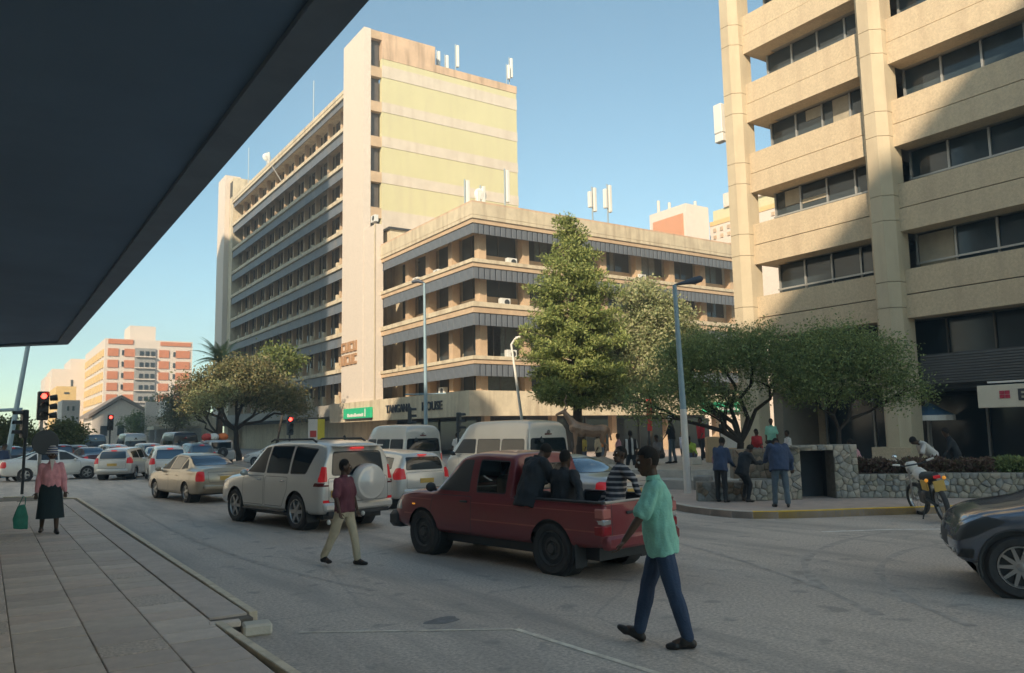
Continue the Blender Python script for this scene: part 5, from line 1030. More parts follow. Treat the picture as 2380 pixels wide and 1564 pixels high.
for src, newp, old, lab, loc, hd_ in ((sedan, SILV, CHAMP, 'silver saloon in the far queue right behind the silver wagon', (8.3, 49.5, 0), 85), (estate, WHITEPAINT, SILV, 'white estate car in the far queue next to the maroon car', (7.4, 64, 0), 93), (ws, MAROON, WHITEPAINT, 'maroon hatchback near the middle of the far queue', (4.6, 68, 0), 95), (sedan, BLUESIL, CHAMP, 'pale saloon at the back of the far queue on the left', (3.0, 76, 0), 92), (vanB, BLUEC, VANP, 'blue grey minibus at the back of the far queue', (8.2, 82, 0), 91), (estate, BLKP, SILV, 'black estate car beside the dark boxy van in the far queue', (13.2, 65, 0), 92)):
    recolour(src, newp, old, lab, loc, hd_)
# old truck with an orange load
tk = thing('loaded_truck', 'old pale truck with spare wheel and an orange and white load', 'truck', (13.0, 56.5, 0), R_(92), 'cars in the far queue')
MB().bev(-2.2, 2.3, -.85, .85, .45, 1.05, .08).build('body', BLUESIL, tk, smooth=40); MB().bev(-1.9, .9, -.8, .8, 1.0, 1.75, .15).build('cab', BLUESIL, tk, smooth=40); MB().box(-1.93, -1.9, -.62, .62, 1.2, 1.6).build('rear_window', CARGLASS, tk)
for k, (y, m) in enumerate(((-.45, mat('orange_cloth', (.65, .16, .04), .8)), (.1, WHITE), (.5, mat('red_cloth2', (.55, .07, .06), .8)))): MB().ball((-.6+.2*k, y, 1.95), .33, 10, sc=(1.8, 1, .8)).build('load_bundle', m, tk, smooth=60)
MB().lathe([(.12, -.1), (.3, -.1), (.34, 0), (.3, .1), (.12, .1)], (0, 0, 0), 'y', 20).build('spare_wheel', RUBBER, tk, loc=(-2.3, 0, .95), rotz=R_(90))
for x in (-1.3, 1.4):
    for s in (-1, 1): wheel(tk, x, s*.75, .34, .2, HUBSTEEL, kind='steel')
# ---------------------------------------------------------------- motorbike leaning on its stand
mb_ = thing('motorbike', 'white and black trail motorbike with yellow plate parked by the yellow kerb', 'motorbike', (15.95, 8.98, .0), R_(118))
mb_.rotation_euler = (R_(-10), 0, R_(46)); mb_.location = (16.85, 9.36, 0); mb_.scale = (1.08,)*3
def mwheel(x, steer=0):
    w = link('wheel', None, mb_, (x, 0, .33), R_(steer)); t_ = MB().lathe([(.265, -.035), (.30, -.05), (.33, -.03), (.337, 0), (.33, .03), (.30, .05), (.265, .035)], (0, 0, 0), 'y', 30, closed=True); t_.build('tyre', RUBBER, w, smooth=40)
    b = MB(); b.lathe([(.255, -.02), (.268, -.02), (.268, .02), (.255, .02)], (0, 0, 0), 'y', 30, closed=True)
    for k in range(18): a = 2*math.pi*k/18; b.cyl((.03*math.cos(a+.4), .03*(-1)**k, .03*math.sin(a+.4)), (.262*math.cos(a), 0, .262*math.sin(a)), .0025, n=4)
    b.lathe([(.001, -.05), (.04, -.05), (.04, .05), (.001, .05)], (0, 0, 0), 'y', 12); b.build('rim', RIM, w)
mwheel(-.68); mwheel(.72, 18)
MB().tube([(.72, .09, .33), (.52, .09, .98)], .022, 8).build('fork', RIM, mb_); MB().tube([(.72, -.09, .33), (.52, -.09, .98)], .022, 8).build('fork', RIM, mb_)
f_ = MB(); f_.tube([(.50, 0, .92), (.2, 0, .55), (.05, 0, .36), (-.2, 0, .36), (-.25, 0, .68), (.48, 0, .86)], .022, 8); f_.tube([(-.25, 0, .68), (-.72, 0, .80)], .02, 8); f_.tube([(-.15, .08, .40), (-.68, .08, .33)], .025, 8); f_.tube([(-.15, -.08, .40), (-.68, -.08, .33)], .025, 8); f_.build('frame', BLACKP, mb_, smooth=50)
en = MB(); en.bev(-.12, .22, -.12, .12, .30, .58, .04); en.bev(-.02, .16, -.09, .09, .56, .72, .02); [en.box(-.05, .19, -.11, .11, .57+.03*k, .58+.03*k) for k in range(5)]; en.build('engine', mat('engine_metal', (.12, .12, .12), .5, metal=.6), mb_, smooth=40)
MB().tube([(.38, 0, .80), (.2, 0, .88), (-.02, 0, .84), (-.12, 0, .78)], [.06, .13, .12, .06], 12).build('fuel_tank', WHITE, mb_, smooth=60)
MB().tube([(-.05, 0, .83), (-.4, 0, .84), (-.78, 0, .90)], [.10, .11, .06], 10).build('seat', BLACKP, mb_, smooth=60)
fd = MB(); fd.T = Matrix.Translation((.70, 0, .80)) @ Matrix.Rotation(R_(14), 4, 'Y'); fd.bev(-.22, .42, -.065, .065, -.02, .025, .02); fd.build('front_fender', WHITE, mb_, smooth=50); hl = MB(); hl.bev(.52, .66, -.11, .11, .88, 1.10, .04); hl.build('headlight_cowl', WHITE, mb_, smooth=50)
MB().tube([(.40, .38, 1.10), (.47, .18, 1.04), (.47, -.18, 1.04), (.40, -.38, 1.10)], .014, 8).build('handlebar', BLACKP, mb_); MB().tube([(.46, .22, 1.05), (.42, .30, 1.24)], .008, 6).build('mirror_stem', BLACKP, mb_)
for s in (-1, 1): MB().tube([(.42, s*.26, 1.08), (.38, s*.40, 1.11)], .02, 8).build('hand_grip', WHITE, mb_); MB().ball((-.70, s*.16, .82), .035, 8).build('indicator_lamp', ORGLENS, mb_)
for s in (1,): MB().ball((.42, s*.32, 1.26), .055, 10, sc=(.4, 1, .8)).build('mirror', CHROME, mb_)
MB().bev(-.86, -.845, -.10, .10, .60, .80, .004).build('number_plate', PLATE, mb_); lamp_box(mb_, 'tail_lamp', REDLAMP, -.86, -.80, -.06, .06, .84, .90, .01); MB().tube([(-.05, -.14, .45), (-.3, -.16, .5), (-.75, -.16, .72)], [.025, .045, .05], 10).build('exhaust', STEEL, mb_, smooth=50); MB().tube([(-.05, .08, .34), (-.12, .26, -.02)], .014, 6).build('side_stand', BLACKP, mb_)
MB().bev(-.55, -.2, .10, .14, .60, .80, .02).build('side_panel', PLATE, mb_)
# ---------------------------------------------------------------- trees and plants
def leafmat(name, cols, rough=.55, trans=.0):
    m = bpy.data.materials.new(name); m.use_nodes = True; n = m.node_tree; b = n.nodes['Principled BSDF']; L = n.links.new
    g = n.nodes.new('ShaderNodeNewGeometry'); rp = n.nodes.new('ShaderNodeValToRGB'); L(g.outputs['Random Per Island'], rp.inputs[0])
    rp.color_ramp.elements[0].color = (*cols[0], 1); rp.color_ramp.elements[1].color = (*cols[-1], 1)
    for i, c in enumerate(cols[1:-1]): e = rp.color_ramp.elements.new((i+1)/(len(cols)-1)); e.color = (*c, 1)
    L(rp.outputs[0], b.inputs['Base Color']); b.inputs['Roughness'].default_value = rough; b.inputs['Specular IOR Level'].default_value = .3
    tl = n.nodes.new('ShaderNodeBsdfTranslucent'); mx = n.nodes.new('ShaderNodeMixShader'); mx.inputs[0].default_value = .28; L(rp.outputs[0], tl.inputs[0]); L(b.outputs[0], mx.inputs[1]); L(tl.outputs[0], mx.inputs[2]); L(mx.outputs[0], n.nodes['Material Output'].inputs[0])
    return m
def leaves(name, P, size, m, parent, asp=.5, outward=None, up=0., label=None, kind=None):
    P = np.asarray(P, float); N = len(P); d = rng.randn(N, 3); d /= np.linalg.norm(d, axis=1)[:, None]
    if outward is not None: d = d*.6+outward; d /= np.linalg.norm(d, axis=1)[:, None]+1e-9
    d[:, 2] += up; d /= np.linalg.norm(d, axis=1)[:, None]
    e = np.cross(d, rng.randn(N, 3)); e /= np.linalg.norm(e, axis=1)[:, None]
    s = (size*(.6+.8*rng.rand(N)))[:, None]
    V = np.stack([P, P+d*s*.5+e*s*asp*.5, P+d*s, P+d*s*.5-e*s*asp*.5], 1).reshape(-1, 3)
    me = bpy.data.meshes.new(name); me.vertices.add(4*N); me.vertices.foreach_set('co', V.ravel()); me.loops.add(4*N); me.loops.foreach_set('vertex_index', np.arange(4*N, dtype=np.int32))
    me.polygons.add(N); me.polygons.foreach_set('loop_start', np.arange(0, 4*N, 4, dtype=np.int32)); me.update(calc_edges=True); me.materials.append(m)
    return link(name, me, parent, label=label, kind=kind)
def blob(c, r, n, shell_=.35):
    u = rng.randn(n, 3); u /= np.linalg.norm(u, axis=1)[:, None]; q = (1-shell_*rng.rand(n))[:, None]; return np.array(c)+u*q*np.array(r)
def limb(mb, a, b, r0, r1, wob=.12, n=5):
    a, b = Vector(a), Vector(b); L = (b-a).length; pts = []
    for i in range(n+1):
        t = i/n; w = math.sin(math.pi*t)*wob*L; pts.append(a.lerp(b, t)+Vector((random.uniform(-w, w), random.uniform(-w, w), random.uniform(-w, w)*.5+w*.4)))
    mb.tube(pts, [lerp(r0, r1, i/n) for i in range(n+1)], 7); return pts
BARK = mat('grey_brown_bark', (.075, .062, .052), .95, var=.3, scale=6, bump=.6, bscale=25); BARKD = mat('dark_bark', (.045, .038, .034), .95, var=.3, scale=6, bump=.6)
CONL = leafmat('conifer_leaves', [(.11, .16, .05), (.24, .29, .09), (.40, .42, .15), (.16, .22, .07)])
DRKL = leafmat('dark_leaves', [(.12, .18, .085), (.21, .28, .11), (.33, .38, .15)]); OLVL = leafmat('olive_leaves', [(.16, .20, .10), (.30, .33, .16), (.42, .43, .21), (.42, .38, .24)])
JACL = leafmat('brownish_leaves', [(.09, .11, .055), (.20, .19, .095), (.30, .245, .12), (.13, .17, .07)]); GRNL = leafmat('garden_leaves', [(.08, .13, .03), (.16, .20, .06), (.22, .24, .08)]); REDL = leafmat('reddish_leaves', [(.11, .075, .065), (.20, .125, .11), (.12, .135, .07)]); PALML = leafmat('palm_leaves', [(.10, .17, .06), (.17, .25, .09), (.14, .24, .14)])
def clumpy(cs, leaf_n, spread, flat=1.):
    out = [np.array(c)+rng.randn(leaf_n, 3)*spread*np.array([1, 1, flat]) for c in cs]; return np.concatenate(out)
def conifer():
    t = thing('conifer_tree', 'tall bright green conifer with tufted branches in front of the podium corner', 'tree', (20.8, 26.6, .14))
    tr = MB(); tr.tube([(0, 0, 0), (.1, -.05, 3), (0, .05, 7), (.02, 0, 11.1)], [.24, .19, .10, .02], 10); cl = []; z = 3.1; br = MB()
    while z < 11.0:
        f = (z-2.3)/8.7; R = .88*np.interp(z, [2.3, 3.2, 5.0, 7.0, 8.6, 10.0, 10.7, 11.1], [2.0, 2.45, 2.35, 2.2, 1.65, .95, .5, .12]); nb = max(3, int(10*(1-f)+4))
        a0 = random.random()*6.28
        for k in range(nb):
            a = a0+2*math.pi*k/nb+random.uniform(-.25, .25); r = R*random.uniform(.45, 1.18); zz = z+random.uniform(-.1, .1)
            tip = (r*math.cos(a), r*math.sin(a), zz+r*random.uniform(-.12, .18)); pts = [(0, 0, zz-.12*r), (tip[0]*.5, tip[1]*.5, (zz+tip[2])/2-.08), tip]; br.tube(pts, [.045*(1.2-f), .028, .01], 5)
            m = max(2, int(r/.26))
            for j in range(m):
                q = (j+1)/m; c = Vector(pts[0]).lerp(Vector(tip), q)
                if q > .35 and random.random() < .85:
                    cl.append(tuple(c+Vector((random.uniform(-.1, .1), random.uniform(-.1, .1), .07))))
                    for s in (-1, 1):
                        if random.random() < .75: cl.append(tuple(c+Vector((-math.sin(a)*s*.28*q, math.cos(a)*s*.28*q, .05+random.uniform(-.08, .1)))))
        z += .36
    tr.build('trunk', BARK, t, smooth=60); br.build('branches', BARK, t)
    P = []; O = []
    for c in cl:
        n = random.randint(30, 52); r = random.uniform(.12, .22); u = rng.randn(n, 3); u /= np.linalg.norm(u, axis=1)[:, None]; P.append(np.array(c)+u*r*rng.rand(n, 1)**.5); O.append(u)
    leaves('crown', np.concatenate(P), .15, CONL, t, .34, np.concatenate(O), .25)
    return t
conifer()
def broad(name, label, base, fork, ells, m, bark, leaf, nclump, per, spread=.16, rt=.14, trunks=None, cat='tree', group=None, flat=.8, bare=.0, up=.1, asp=.5):
    t = thing(name, label, cat, base, 0, group); cl = []
    tot = sum(e[3]*e[4]*e[5] for e in ells)
    mb = MB(); f = Vector(fork)
    for (p0, p1, r0, r1) in (trunks or [((0, 0, 0), fork, rt, rt*.75)]): limb(mb, p0, p1, r0, r1, .04)
    br = MB()
    for (cx_, cy_, cz, rx, ry, rz) in ells:
        n = max(4, int(nclump*rx*ry*rz/tot)); pts = blob((cx_, cy_, cz), (rx, ry, rz), n, .55); pts = pts[pts[:, 2] > cz-rz*.75]; cl += [tuple(p) for p in pts]
        c = Vector((cx_, cy_, cz-rz*.15)); P = limb(br, f, c, rt*.55, rt*.25, .10)
        for k in range(5):
            q = pts[random.randrange(len(pts))]; P2 = limb(br, P[random.randint(2, 5)], q, rt*.25, .012, .08, 4)
            q2 = pts[random.randrange(len(pts))]; limb(br, P2[2], q2, .02, .006, .1, 3) if (Vector(q2)-P2[2]).length < rx else None
    mb.build('trunk', bark, t, smooth=60); br.build('limbs', bark, t, smooth=60)
    leaves('crown', clumpy(cl, per, spread, flat), leaf, m, t, asp, None, up); return t
broad('street_tree', 'greyish green broad tree behind the lamp post right of the conifer', (26.1, 27.6, .14), (0, 0, 3.0), [(-.3, 0, 4.6, 2.2, 2.0, 1.5), (.5, 0, 6.6, 1.9, 1.8, 1.4), (-.1, .2, 8.0, 1.5, 1.4, 1.1), (1.8, -.9, 5.6, 1.5, 1.5, 1.2), (-1.7, .8, 6.2, 1.4, 1.4, 1.3), (-1.8, .9, 3.9, 1.7, 1.7, 1.2), (1.2, -.6, 7.4, 1.0, 1.0, .8)], OLVL, BARK, .15, 760, 60, .2, .13)
broad('street_tree', 'dark spreading tree behind the stone shelter on the left', (20.9, 17.9, .14), (0, 0, 1.35), [(-.5, .3, 4.3, 1.9, 1.7, .8), (-1.6, 1.0, 3.3, 1.2, 1.2, .8), (.6, -.4, 4.6, 1.3, 1.3, .6), (-1.5, 1.1, 4.3, 1.0, 1.0, .6), (1.0, -.9, 3.6, 1.0, 1.0, .7), (-.8, .5, 2.75, 1.6, 1.3, .45), (-2.5, 1.7, 2.7, .9, .9, .7)], DRKL, BARKD, .085, 480, 72, .24, .15)
broad('street_tree', 'dark spreading tree over the hedge right of the stone shelter', (22.5, 15.3, .14), (-.05, 0, 1.7), [(0, 0, 4.2, 1.8, 1.5, .85), (.9, -.9, 3.7, 1.3, 1.2, .8), (-.9, .6, 3.6, 1.4, 1.3, .8), (1.3, -1.3, 2.9, .9, .9, .6), (-.4, .2, 3.0, 1.4, 1.2, .5)], DRKL, BARKD, .085, 470, 72, .24, .10)
broad('street_tree', 'brownish round headed tree at the left in front of the tower shops', (16.2, 62.2, .14), (-.3, 0, 2.3), [(0, 0, 5.8, 3.4, 3.0, 1.8), (2.3, -1, 5.0, 2.4, 2.4, 1.4), (-2.4, 1, 5.2, 2.2, 2.2, 1.5), (.5, 0, 7.0, 2.4, 2.2, 1.0), (3.6, -1.5, 3.9, 1.6, 1.6, .8), (-3.2, 1.5, 4.2, 1.3, 1.3, .8)], JACL, BARKD, .22, 420, 52, .38, .24)
broad('street_tree', 'smaller half bare tree left of the brownish round headed tree', (14.2, 60.5, .14), (-.1, 0, 1.7), [(-.9, .2, 4.4, 1.4, 1.4, 1.0), (.4, 0, 5.2, 1.2, 1.2, .8), (-1.6, .4, 3.5, .8, .8, .5)], OLVL, BARKD, .16, 110, 30, .3, .17)
for i, (lab, b, e, mm) in enumerate((('yellow green garden tree right of the small red signal', (20.3, 138, 0), [(0, 0, 4.0, 3.0, 2, 2.0), (1.4, 0, 2.4, 2.4, 2, 1.6)], GRNL), ('green garden tree behind the blank billboard tower', (26.0, 150, 0), [(0, 0, 6.5, 3.0, 2, 3.6), (1.5, 0, 4, 2.6, 2, 3.0)], GRNL), ('low green tree at the foot of the ochre building', (6.0, 80, 0), [(0, 0, 2.2, 1.5, 1.5, 1.2)], GRNL), ('yellowish low tree beside the leftmost lamp post', (1.3, 78, 0), [(0, 0, 2.3, 2.4, 1.5, 1.4)], GRNL), ('brown hazy tree left of the brownish round headed tree', (20.8, 112, 0), [(1, 0, 6.6, 2.4, 2, 2.2), (0, 0, 4.4, 2, 2, 1.6)], JACL), ('round green tree top behind the brownish tree crown', (21.5, 70, 0), [(0, 0, 8.4, 2.2, 2.2, 1.3)], GRNL))):
    broad('garden_tree', lab, b, (0, 0, 1.5), e, mm, BARK, .3, 90, 60, .42, .2, group='trees beyond the junction')
pt = thing('palm_tree', 'palm tree with arching fronds above the brownish tree beside the tower', 'tree', (18.2, 77, 0)); MB().tube([(0, 0, 0), (.1, 0, 5), (0, 0, 8.9)], [.28, .22, .2], 10).build('trunk', BARK, pt, smooth=60)
for k in range(26):
    a = 2.4*k; el = random.uniform(-.1, 1.25); Lf = random.uniform(2.6, 3.4); pts = [Vector((0, 0, 8.9))]; d = Vector((math.cos(a)*math.cos(el), math.sin(a)*math.cos(el), math.sin(el)))
    for j in range(7): d = (d+Vector((0, 0, -.17))).normalized(); pts.append(pts[-1]+d*Lf/7)
    b = MB(); b.tube(pts, [.035, .03, .03, .025, .02, .015, .012, .006], 5, caps=False)
    for j in range(1, 8):
        for q in (0, .33, .66):
            p = pts[j-1].lerp(pts[j], q); tt = (pts[j]-pts[j-1]).normalized(); sd_ = tt.cross(Vector((0, 0, 1))).normalized(); l = .62*math.sin(math.pi*min(.95, (j+q)/8.2+.1))
            for s in (-1, 1): e = p+sd_*s*l+tt*l*.5-Vector((0, 0, .25*l)); w = tt*.07; b._add([p-w, p+w, e], [(0, 1, 2)])
    b.build('frond', PALML, pt)
def hedge(label, a, b, m, h=.52, w=.6):
    t = thing('hedge', label, 'hedge', (a[0], a[1], .62), 0, 'hedges on the planter wall'); A, Bv = Vector((0, 0, 0)), Vector((b[0]-a[0], b[1]-a[1], 0)); n = int((Bv-A).length*3600); d = (Bv-A).normalized(); nn = Vector((-d.y, d.x, 0))
    q = rng.rand(n, 3); top = h*(.86+.14*np.sin(q[:, 0]*23)*np.cos(q[:, 0]*9)); sh = rng.rand(n) < .5
    z = np.where(sh, top*q[:, 2]**.4, top*q[:, 2]); off = (q[:, 1]-.5)*w
    P = np.array(A)+q[:, :1]*np.array(Bv)+off[:, None]*np.array(nn)+np.stack([0*z, 0*z, z+.0*z], 1)
    leaves('foliage', P, .085, m, t, .45, None, .3)
    st = MB()
    for k in range(int((Bv-A).length*9)): p = A.lerp(Bv, random.random())+nn*random.uniform(-.2, .2); st.tube([p, p+Vector((random.uniform(-.12, .12), random.uniform(-.12, .12), h*.8))], .008, 4)
    st.build('stems', BARKD, t)
hedge('reddish brown clipped hedge beside the stone shelter', (19.05, 12.75), (21.35, 10.3), REDL); hedge('darker green hedge at the right end of the planter', (21.4, 10.2), (24.6, 6.3), DRKL)
# ---------------------------------------------------------------- people
from mathutils import noise as mnoise
PEND = []
def remesh_later(o, vox, smooth=4, wrinkle=0., wfreq=9): 
    m = o.modifiers.new('r', 'REMESH'); m.mode = 'VOXEL'; m.voxel_size = vox; m.use_smooth_shade = True
    s = o.modifiers.new('s', 'SMOOTH'); s.factor = .5; s.iterations = smooth; PEND.append((o, wrinkle, wfreq)); return o
def flush_remesh():
    bpy.context.view_layer.update(); dg = bpy.context.evaluated_depsgraph_get(); done = []
    for o, w, fq in PEND: done.append(bpy.data.meshes.new_from_object(o.evaluated_get(dg)))
    for (o, w, fq), me in zip(PEND, done):
        mats_ = list(o.data.materials); o.modifiers.clear(); o.data = me
        me.materials.clear(); [me.materials.append(x) for x in mats_]; me.shade_smooth()
        if w:
            n = len(me.vertices); co = np.empty(n*3); me.vertices.foreach_get('co', co); no = np.empty(n*3); me.vertex_normals.foreach_get('vector', no); co = co.reshape(-1, 3); no = no.reshape(-1, 3)
            d = np.array([mnoise.noise(Vector((p[0]*fq, p[1]*fq, p[2]*fq*.45)))+.5*mnoise.noise(Vector((p[0]*fq*2.3+7, p[1]*fq*2.3, p[2]*fq))) for p in co])
            co += no*(d*w)[:, None]; me.vertices.foreach_set('co', co.ravel()); me.update()
    PEND.clear()
def cap(mb, a, b, r0, r1=None, n=10):
    a, b = Vector(a), Vector(b); r1 = r0 if r1 is None else r1; d = (b-a); L = d.length
    if L < 1e-5: mb.ball(a, r0, n); return
    d = d/L; pts = []; rs = []
    for k in (90, 60, 30, 0): pts.append(a-d*r0*math.sin(R_(k))); rs.append(max(1e-3, r0*math.cos(R_(k))))
    for k in (0, 30, 60, 90): pts.append(b+d*r1*math.sin(R_(k))); rs.append(max(1e-3, r1*math.cos(R_(k))))
    mb.tube(pts, rs, n)
SKIN = mat('dark_brown_skin', (.075, .042, .028), .5, var=.12, scale=12, spec=.5); HAIR = mat('black_hair', (.012, .011, .011), .9, var=.2, scale=60, bump=.8, bscale=200)
SHOE = mat('black_shoe_leather', (.02, .019, .02), .4, var=.2); EYEW = mat('eye_white', (.55, .52, .48), .3, var=0)
def loft(mb, T, rows, n=20):
    vs = [T(xo+rx*math.cos(a), ry*math.sin(a), z) for (z, rx, ry, xo) in rows for a in np.linspace(0, 2*math.pi, n+1)[:-1]]
    mb._add(vs, [(r*n+i, r*n+(i+1) % n, (r+1)*n+(i+1) % n, (r+1)*n+i) for r in range(len(rows)-1) for i in range(n)]+[tuple(reversed(range(n))), tuple(range((len(rows)-1)*n, len(rows)*n))])
def cloth(name, col, rough=.85): return mat(name, col, rough, var=.16, scale=5, bump=.35, bscale=60)
def stripes(name, c0, c1, freq, ax=2, duty=.5):
    m = bpy.data.materials.new(name); m.use_nodes = True; n = m.node_tree; b = n.nodes['Principled BSDF']; L = n.links.new; tc = n.nodes.new('ShaderNodeTexCoord'); sp = n.nodes.new('ShaderNodeSeparateXYZ'); L(tc.outputs['Object'], sp.inputs[0])
    mu = n.nodes.new('ShaderNodeMath'); mu.operation = 'MULTIPLY'; mu.inputs[1].default_value = freq; L(sp.outputs[ax], mu.inputs[0]); fr = n.nodes.new('ShaderNodeMath'); fr.operation = 'FRACT'; L(mu.outputs[0], fr.inputs[0]); gt = n.nodes.new('ShaderNodeMath'); gt.operation = 'GREATER_THAN'; gt.inputs[1].default_value = duty; L(fr.outputs[0], gt.inputs[0])
    mx = n.nodes.new('ShaderNodeMix'); mx.data_type = 'RGBA'; L(gt.outputs[0], mx.inputs[0]); mx.inputs[6].default_value = (*c0, 1); mx.inputs[7].default_value = (*c1, 1); L(mx.outputs[2], b.inputs['Base Color']); b.inputs['Roughness'].default_value = .9; return m
def dirv(pitch, yaw=0., side=0.):  # pitch: forward swing of a limb hanging down; side: outward (+y)
    v = Vector((math.sin(R_(pitch)), 0, -math.cos(R_(pitch)))); v = Matrix.Rotation(R_(side), 3, 'X') @ v; return v
def person(label, loc, heading, H=1.72, lean=3, side_lean=0, thigh=(20, -12), knee=(4, 8), arm=(20, -15), abd=(8, 8), elbow=(15, 15), head_yaw=0, head_pitch=0, twist=0, seat=None,
           shirt=None, pants=None, jacket=False, skirt=None, sleeve='short', hat=None, bald=False, vox=.022, hips=(4, 4), foot=(0, 0), shoes=SHOE, hair=HAIR, detail=0, group='people on the street', female=False, hem=0., skin=SKIN, arm_to=None, bulk=1.0, leg_to=None, armyaw=(0, 0)):
    t = thing('person', label, 'person', loc, R_(heading), group); k = H/1.75
    pel = Vector((0, 0, .93*k)); Tt = Matrix.Rotation(R_(lean), 3, 'Y') @ Matrix.Rotation(R_(-side_lean), 3, 'X') @ Matrix.Rotation(R_(twist), 3, 'Z')
    def T(x, y, z): return pel+Tt @ Vector((x, y, z))*k
    chest = T(0.01, 0, .34); neckb = T(-.01, 0, .50); hd_T = Tt @ Matrix.Rotation(R_(head_yaw), 3, 'Z') @ Matrix.Rotation(R_(head_pitch), 3, 'Y')
    hc = neckb+(hd_T @ Vector((.02, 0, .175)))*k; Hd = lambda x, y, z: hc+(hd_T @ Vector((x, y, z)))*k
    legs = []
    for i, s in enumerate((1, -1)):
        hip = pel+Vector((0, s*.09, -.03))*k; th = dirv(thigh[i], side=s*hips[i]); kn = hip+th*.42*k; sh = dirv(thigh[i]-knee[i], side=s*hips[i]*.4); an = kn+sh*.41*k
        fd = Matrix.Rotation(R_(-foot[i]), 3, 'Y') @ Vector((1, s*.18, 0)).normalized()
        if leg_to and leg_to[i]: kn, an = [Vector(q) for q in leg_to[i]]
        legs.append((hip, kn, an, fd))
    arms = []
    for i, s in enumerate((1, -1)):
        sh = T(-.01, s*.162, .452); ua = Matrix.Rotation(R_(armyaw[i]), 3, 'Z') @ dirv(arm[i], side=s*abd[i]); el = sh+ua*.29*k
        fa = Matrix.Rotation(R_(armyaw[i]), 3, 'Z') @ dirv(arm[i]+elbow[i], side=s*abd[i]*.5); wr = el+fa*.25*k
        if arm_to and arm_to[i]: el, wr = [Vector(q) for q in arm_to[i]]
        arms.append((sh, el, wr))
    low = min(an.z for _, _, an, _ in legs)-.085*k if seat is None else pel.z-.10*k-seat
    off = Vector((0, 0, -low)); 
    fem = .92 if female else 1.0
    # --- body, one continuous skin
    b = MB(); b.T = Matrix.Translation(off)
    cap(b, T(0, .06, .02), T(0, -.06, .02), .105*k); cap(b, T(0, 0, .02), chest, .115*k, .12*k); cap(b, T(0, .07, .36), T(0, -.07, .36), .088*k); cap(b, T(0, .13*fem, .44), T(0, -.13*fem, .44), .05*k); cap(b, neckb-Vector((0, 0, .03)), Hd(-.02, 0, -.06), .058*k, .052*k)
    b.ball(Hd(-.005, 0, .02), .1*k, 14, sc=(.98, .77, 1.12)); cap(b, Hd(.035, 0, -.055), Hd(.05, 0, -.085), .048*k, .036*k)
    if detail: 
        cap(b, Hd(.092, 0, .015), Hd(.108, 0, -.022), .011*k, .017*k, 8); cap(b, Hd(.082, .03, .035), Hd(.082, -.03, .035), .016*k, None, 8); cap(b, Hd(.088, .016, -.058), Hd(.088, -.016, -.058), .014*k, None, 8)
        for s in (-1, 1): cap(b, Hd(-.005, s*.078, -.01), Hd(-.012, s*.083, .022), .016*k, .018*k, 8)
    for (hip, kn, an, fd), s in zip(legs, (1, -1)): cap(b, hip, kn, .082*k, .055*k); cap(b, kn, kn.lerp(an, .35), .052*k, .054*k); cap(b, kn.lerp(an, .35), an, .054*k, .036*k); cap(b, an, an+fd*.12*k-Vector((0, 0, .04)), .035*k, .03*k)
    for (sh, el, wr), s in zip(arms, (1, -1)):
        cap(b, sh, el, .043*k, .038*k); cap(b, el, el.lerp(wr, .3), .038*k, .039*k); cap(b, el.lerp(wr, .3), wr, .038*k, .025*k)
        d = (wr-el).normalized(); pn = d.cross(Vector((0, s, 0.2))).normalized(); wd = d.cross(pn).normalized(); palm = wr+d*.05*k
        for q in (-.5, 0, .5): cap(b, wr+d*.01*k, wr+d*.085*k+wd*.045*q*k, .019*k, .016*k, 8)
        nf = 4 if detail or vox < .014 else 4
        cv = pn*(1 if pn.x > 0 else -1)
        for q in range(nf):
            w_ = (q-1.5)*.0215*k; l = [.065, .075, .07, .055][q]*k; p0 = wr+d*.085*k+wd*w_; p1 = p0+(d*.92+cv*.25)*l*.55; p2 = p1+(d*.6+cv*.75).normalized()*l*.5; rr = (.0088 if detail else .0115)*k; cap(b, p0, p1, rr, rr*.95, 6); cap(b, p1, p2, rr*.95, rr*.8, 6)
        p0 = wr+d*.03*k+wd*.03*k*(1 if wd.x > 0 else -1); p1 = p0+(d*.6+wd*.6*(1 if wd.x > 0 else -1)+cv*.3).normalized()*.045*k; cap(b, p0, p1, .013*k, .011*k, 6); cap(b, p1, p1+(d*.9+cv*.3)*.028*k, .011*k, .009*k, 6)
    remesh_later(b.build('body', skin, t), vox if not detail else .0085, 3)
    if detail:
        for s in (-1, 1): MB().ball(off+Hd(.082, s*.031, .012), .0115*k, 8).build('eye', EYEW, t, smooth=60)
    # --- hair / hat
    if not bald:
        h = MB(); h.T = b.T; h.ball(Hd(-.012, 0, .035), .106*k, 12, sc=(.96, .79, 1.07))
        o = h.build('hair', hair, t, smooth=80)
        me = o.data; bm_ = bmesh.new(); bm_.from_mesh(me); cut_ = [v for v in bm_.verts if (Vector(v.co)-off-Hd(.05, 0, .03)).dot(hd_T @ Vector((1, 0, -.75)).normalized()) > 0.0]; bmesh.ops.delete(bm_, geom=cut_, context='VERTS'); bm_.to_mesh(me); bm_.free()
    if hat:
        h = MB(); h.T = b.T; cap(h, Hd(-.01, 0, .07), Hd(-.015, 0, .12), .108*k, .095*k, 14); h.build('hat', hat, t, smooth=60)
        r = MB(); r.T = b.T; c0 = Hd(0, 0, .06); Mx = hd_T; vs = []
        for q in range(20): a = 2*math.pi*q/20; vs += [c0+Mx @ Vector((math.cos(a)*.10, math.sin(a)*.09, .012))*k, c0+Mx @ Vector((math.cos(a)*.155, math.sin(a)*.14, -.012))*k]
        r._add(vs, [(2*q, 2*q+1, (2*q+3) % 40, (2*q+2) % 40) for q in range(20)]); r.build('hat_brim', hat, t)
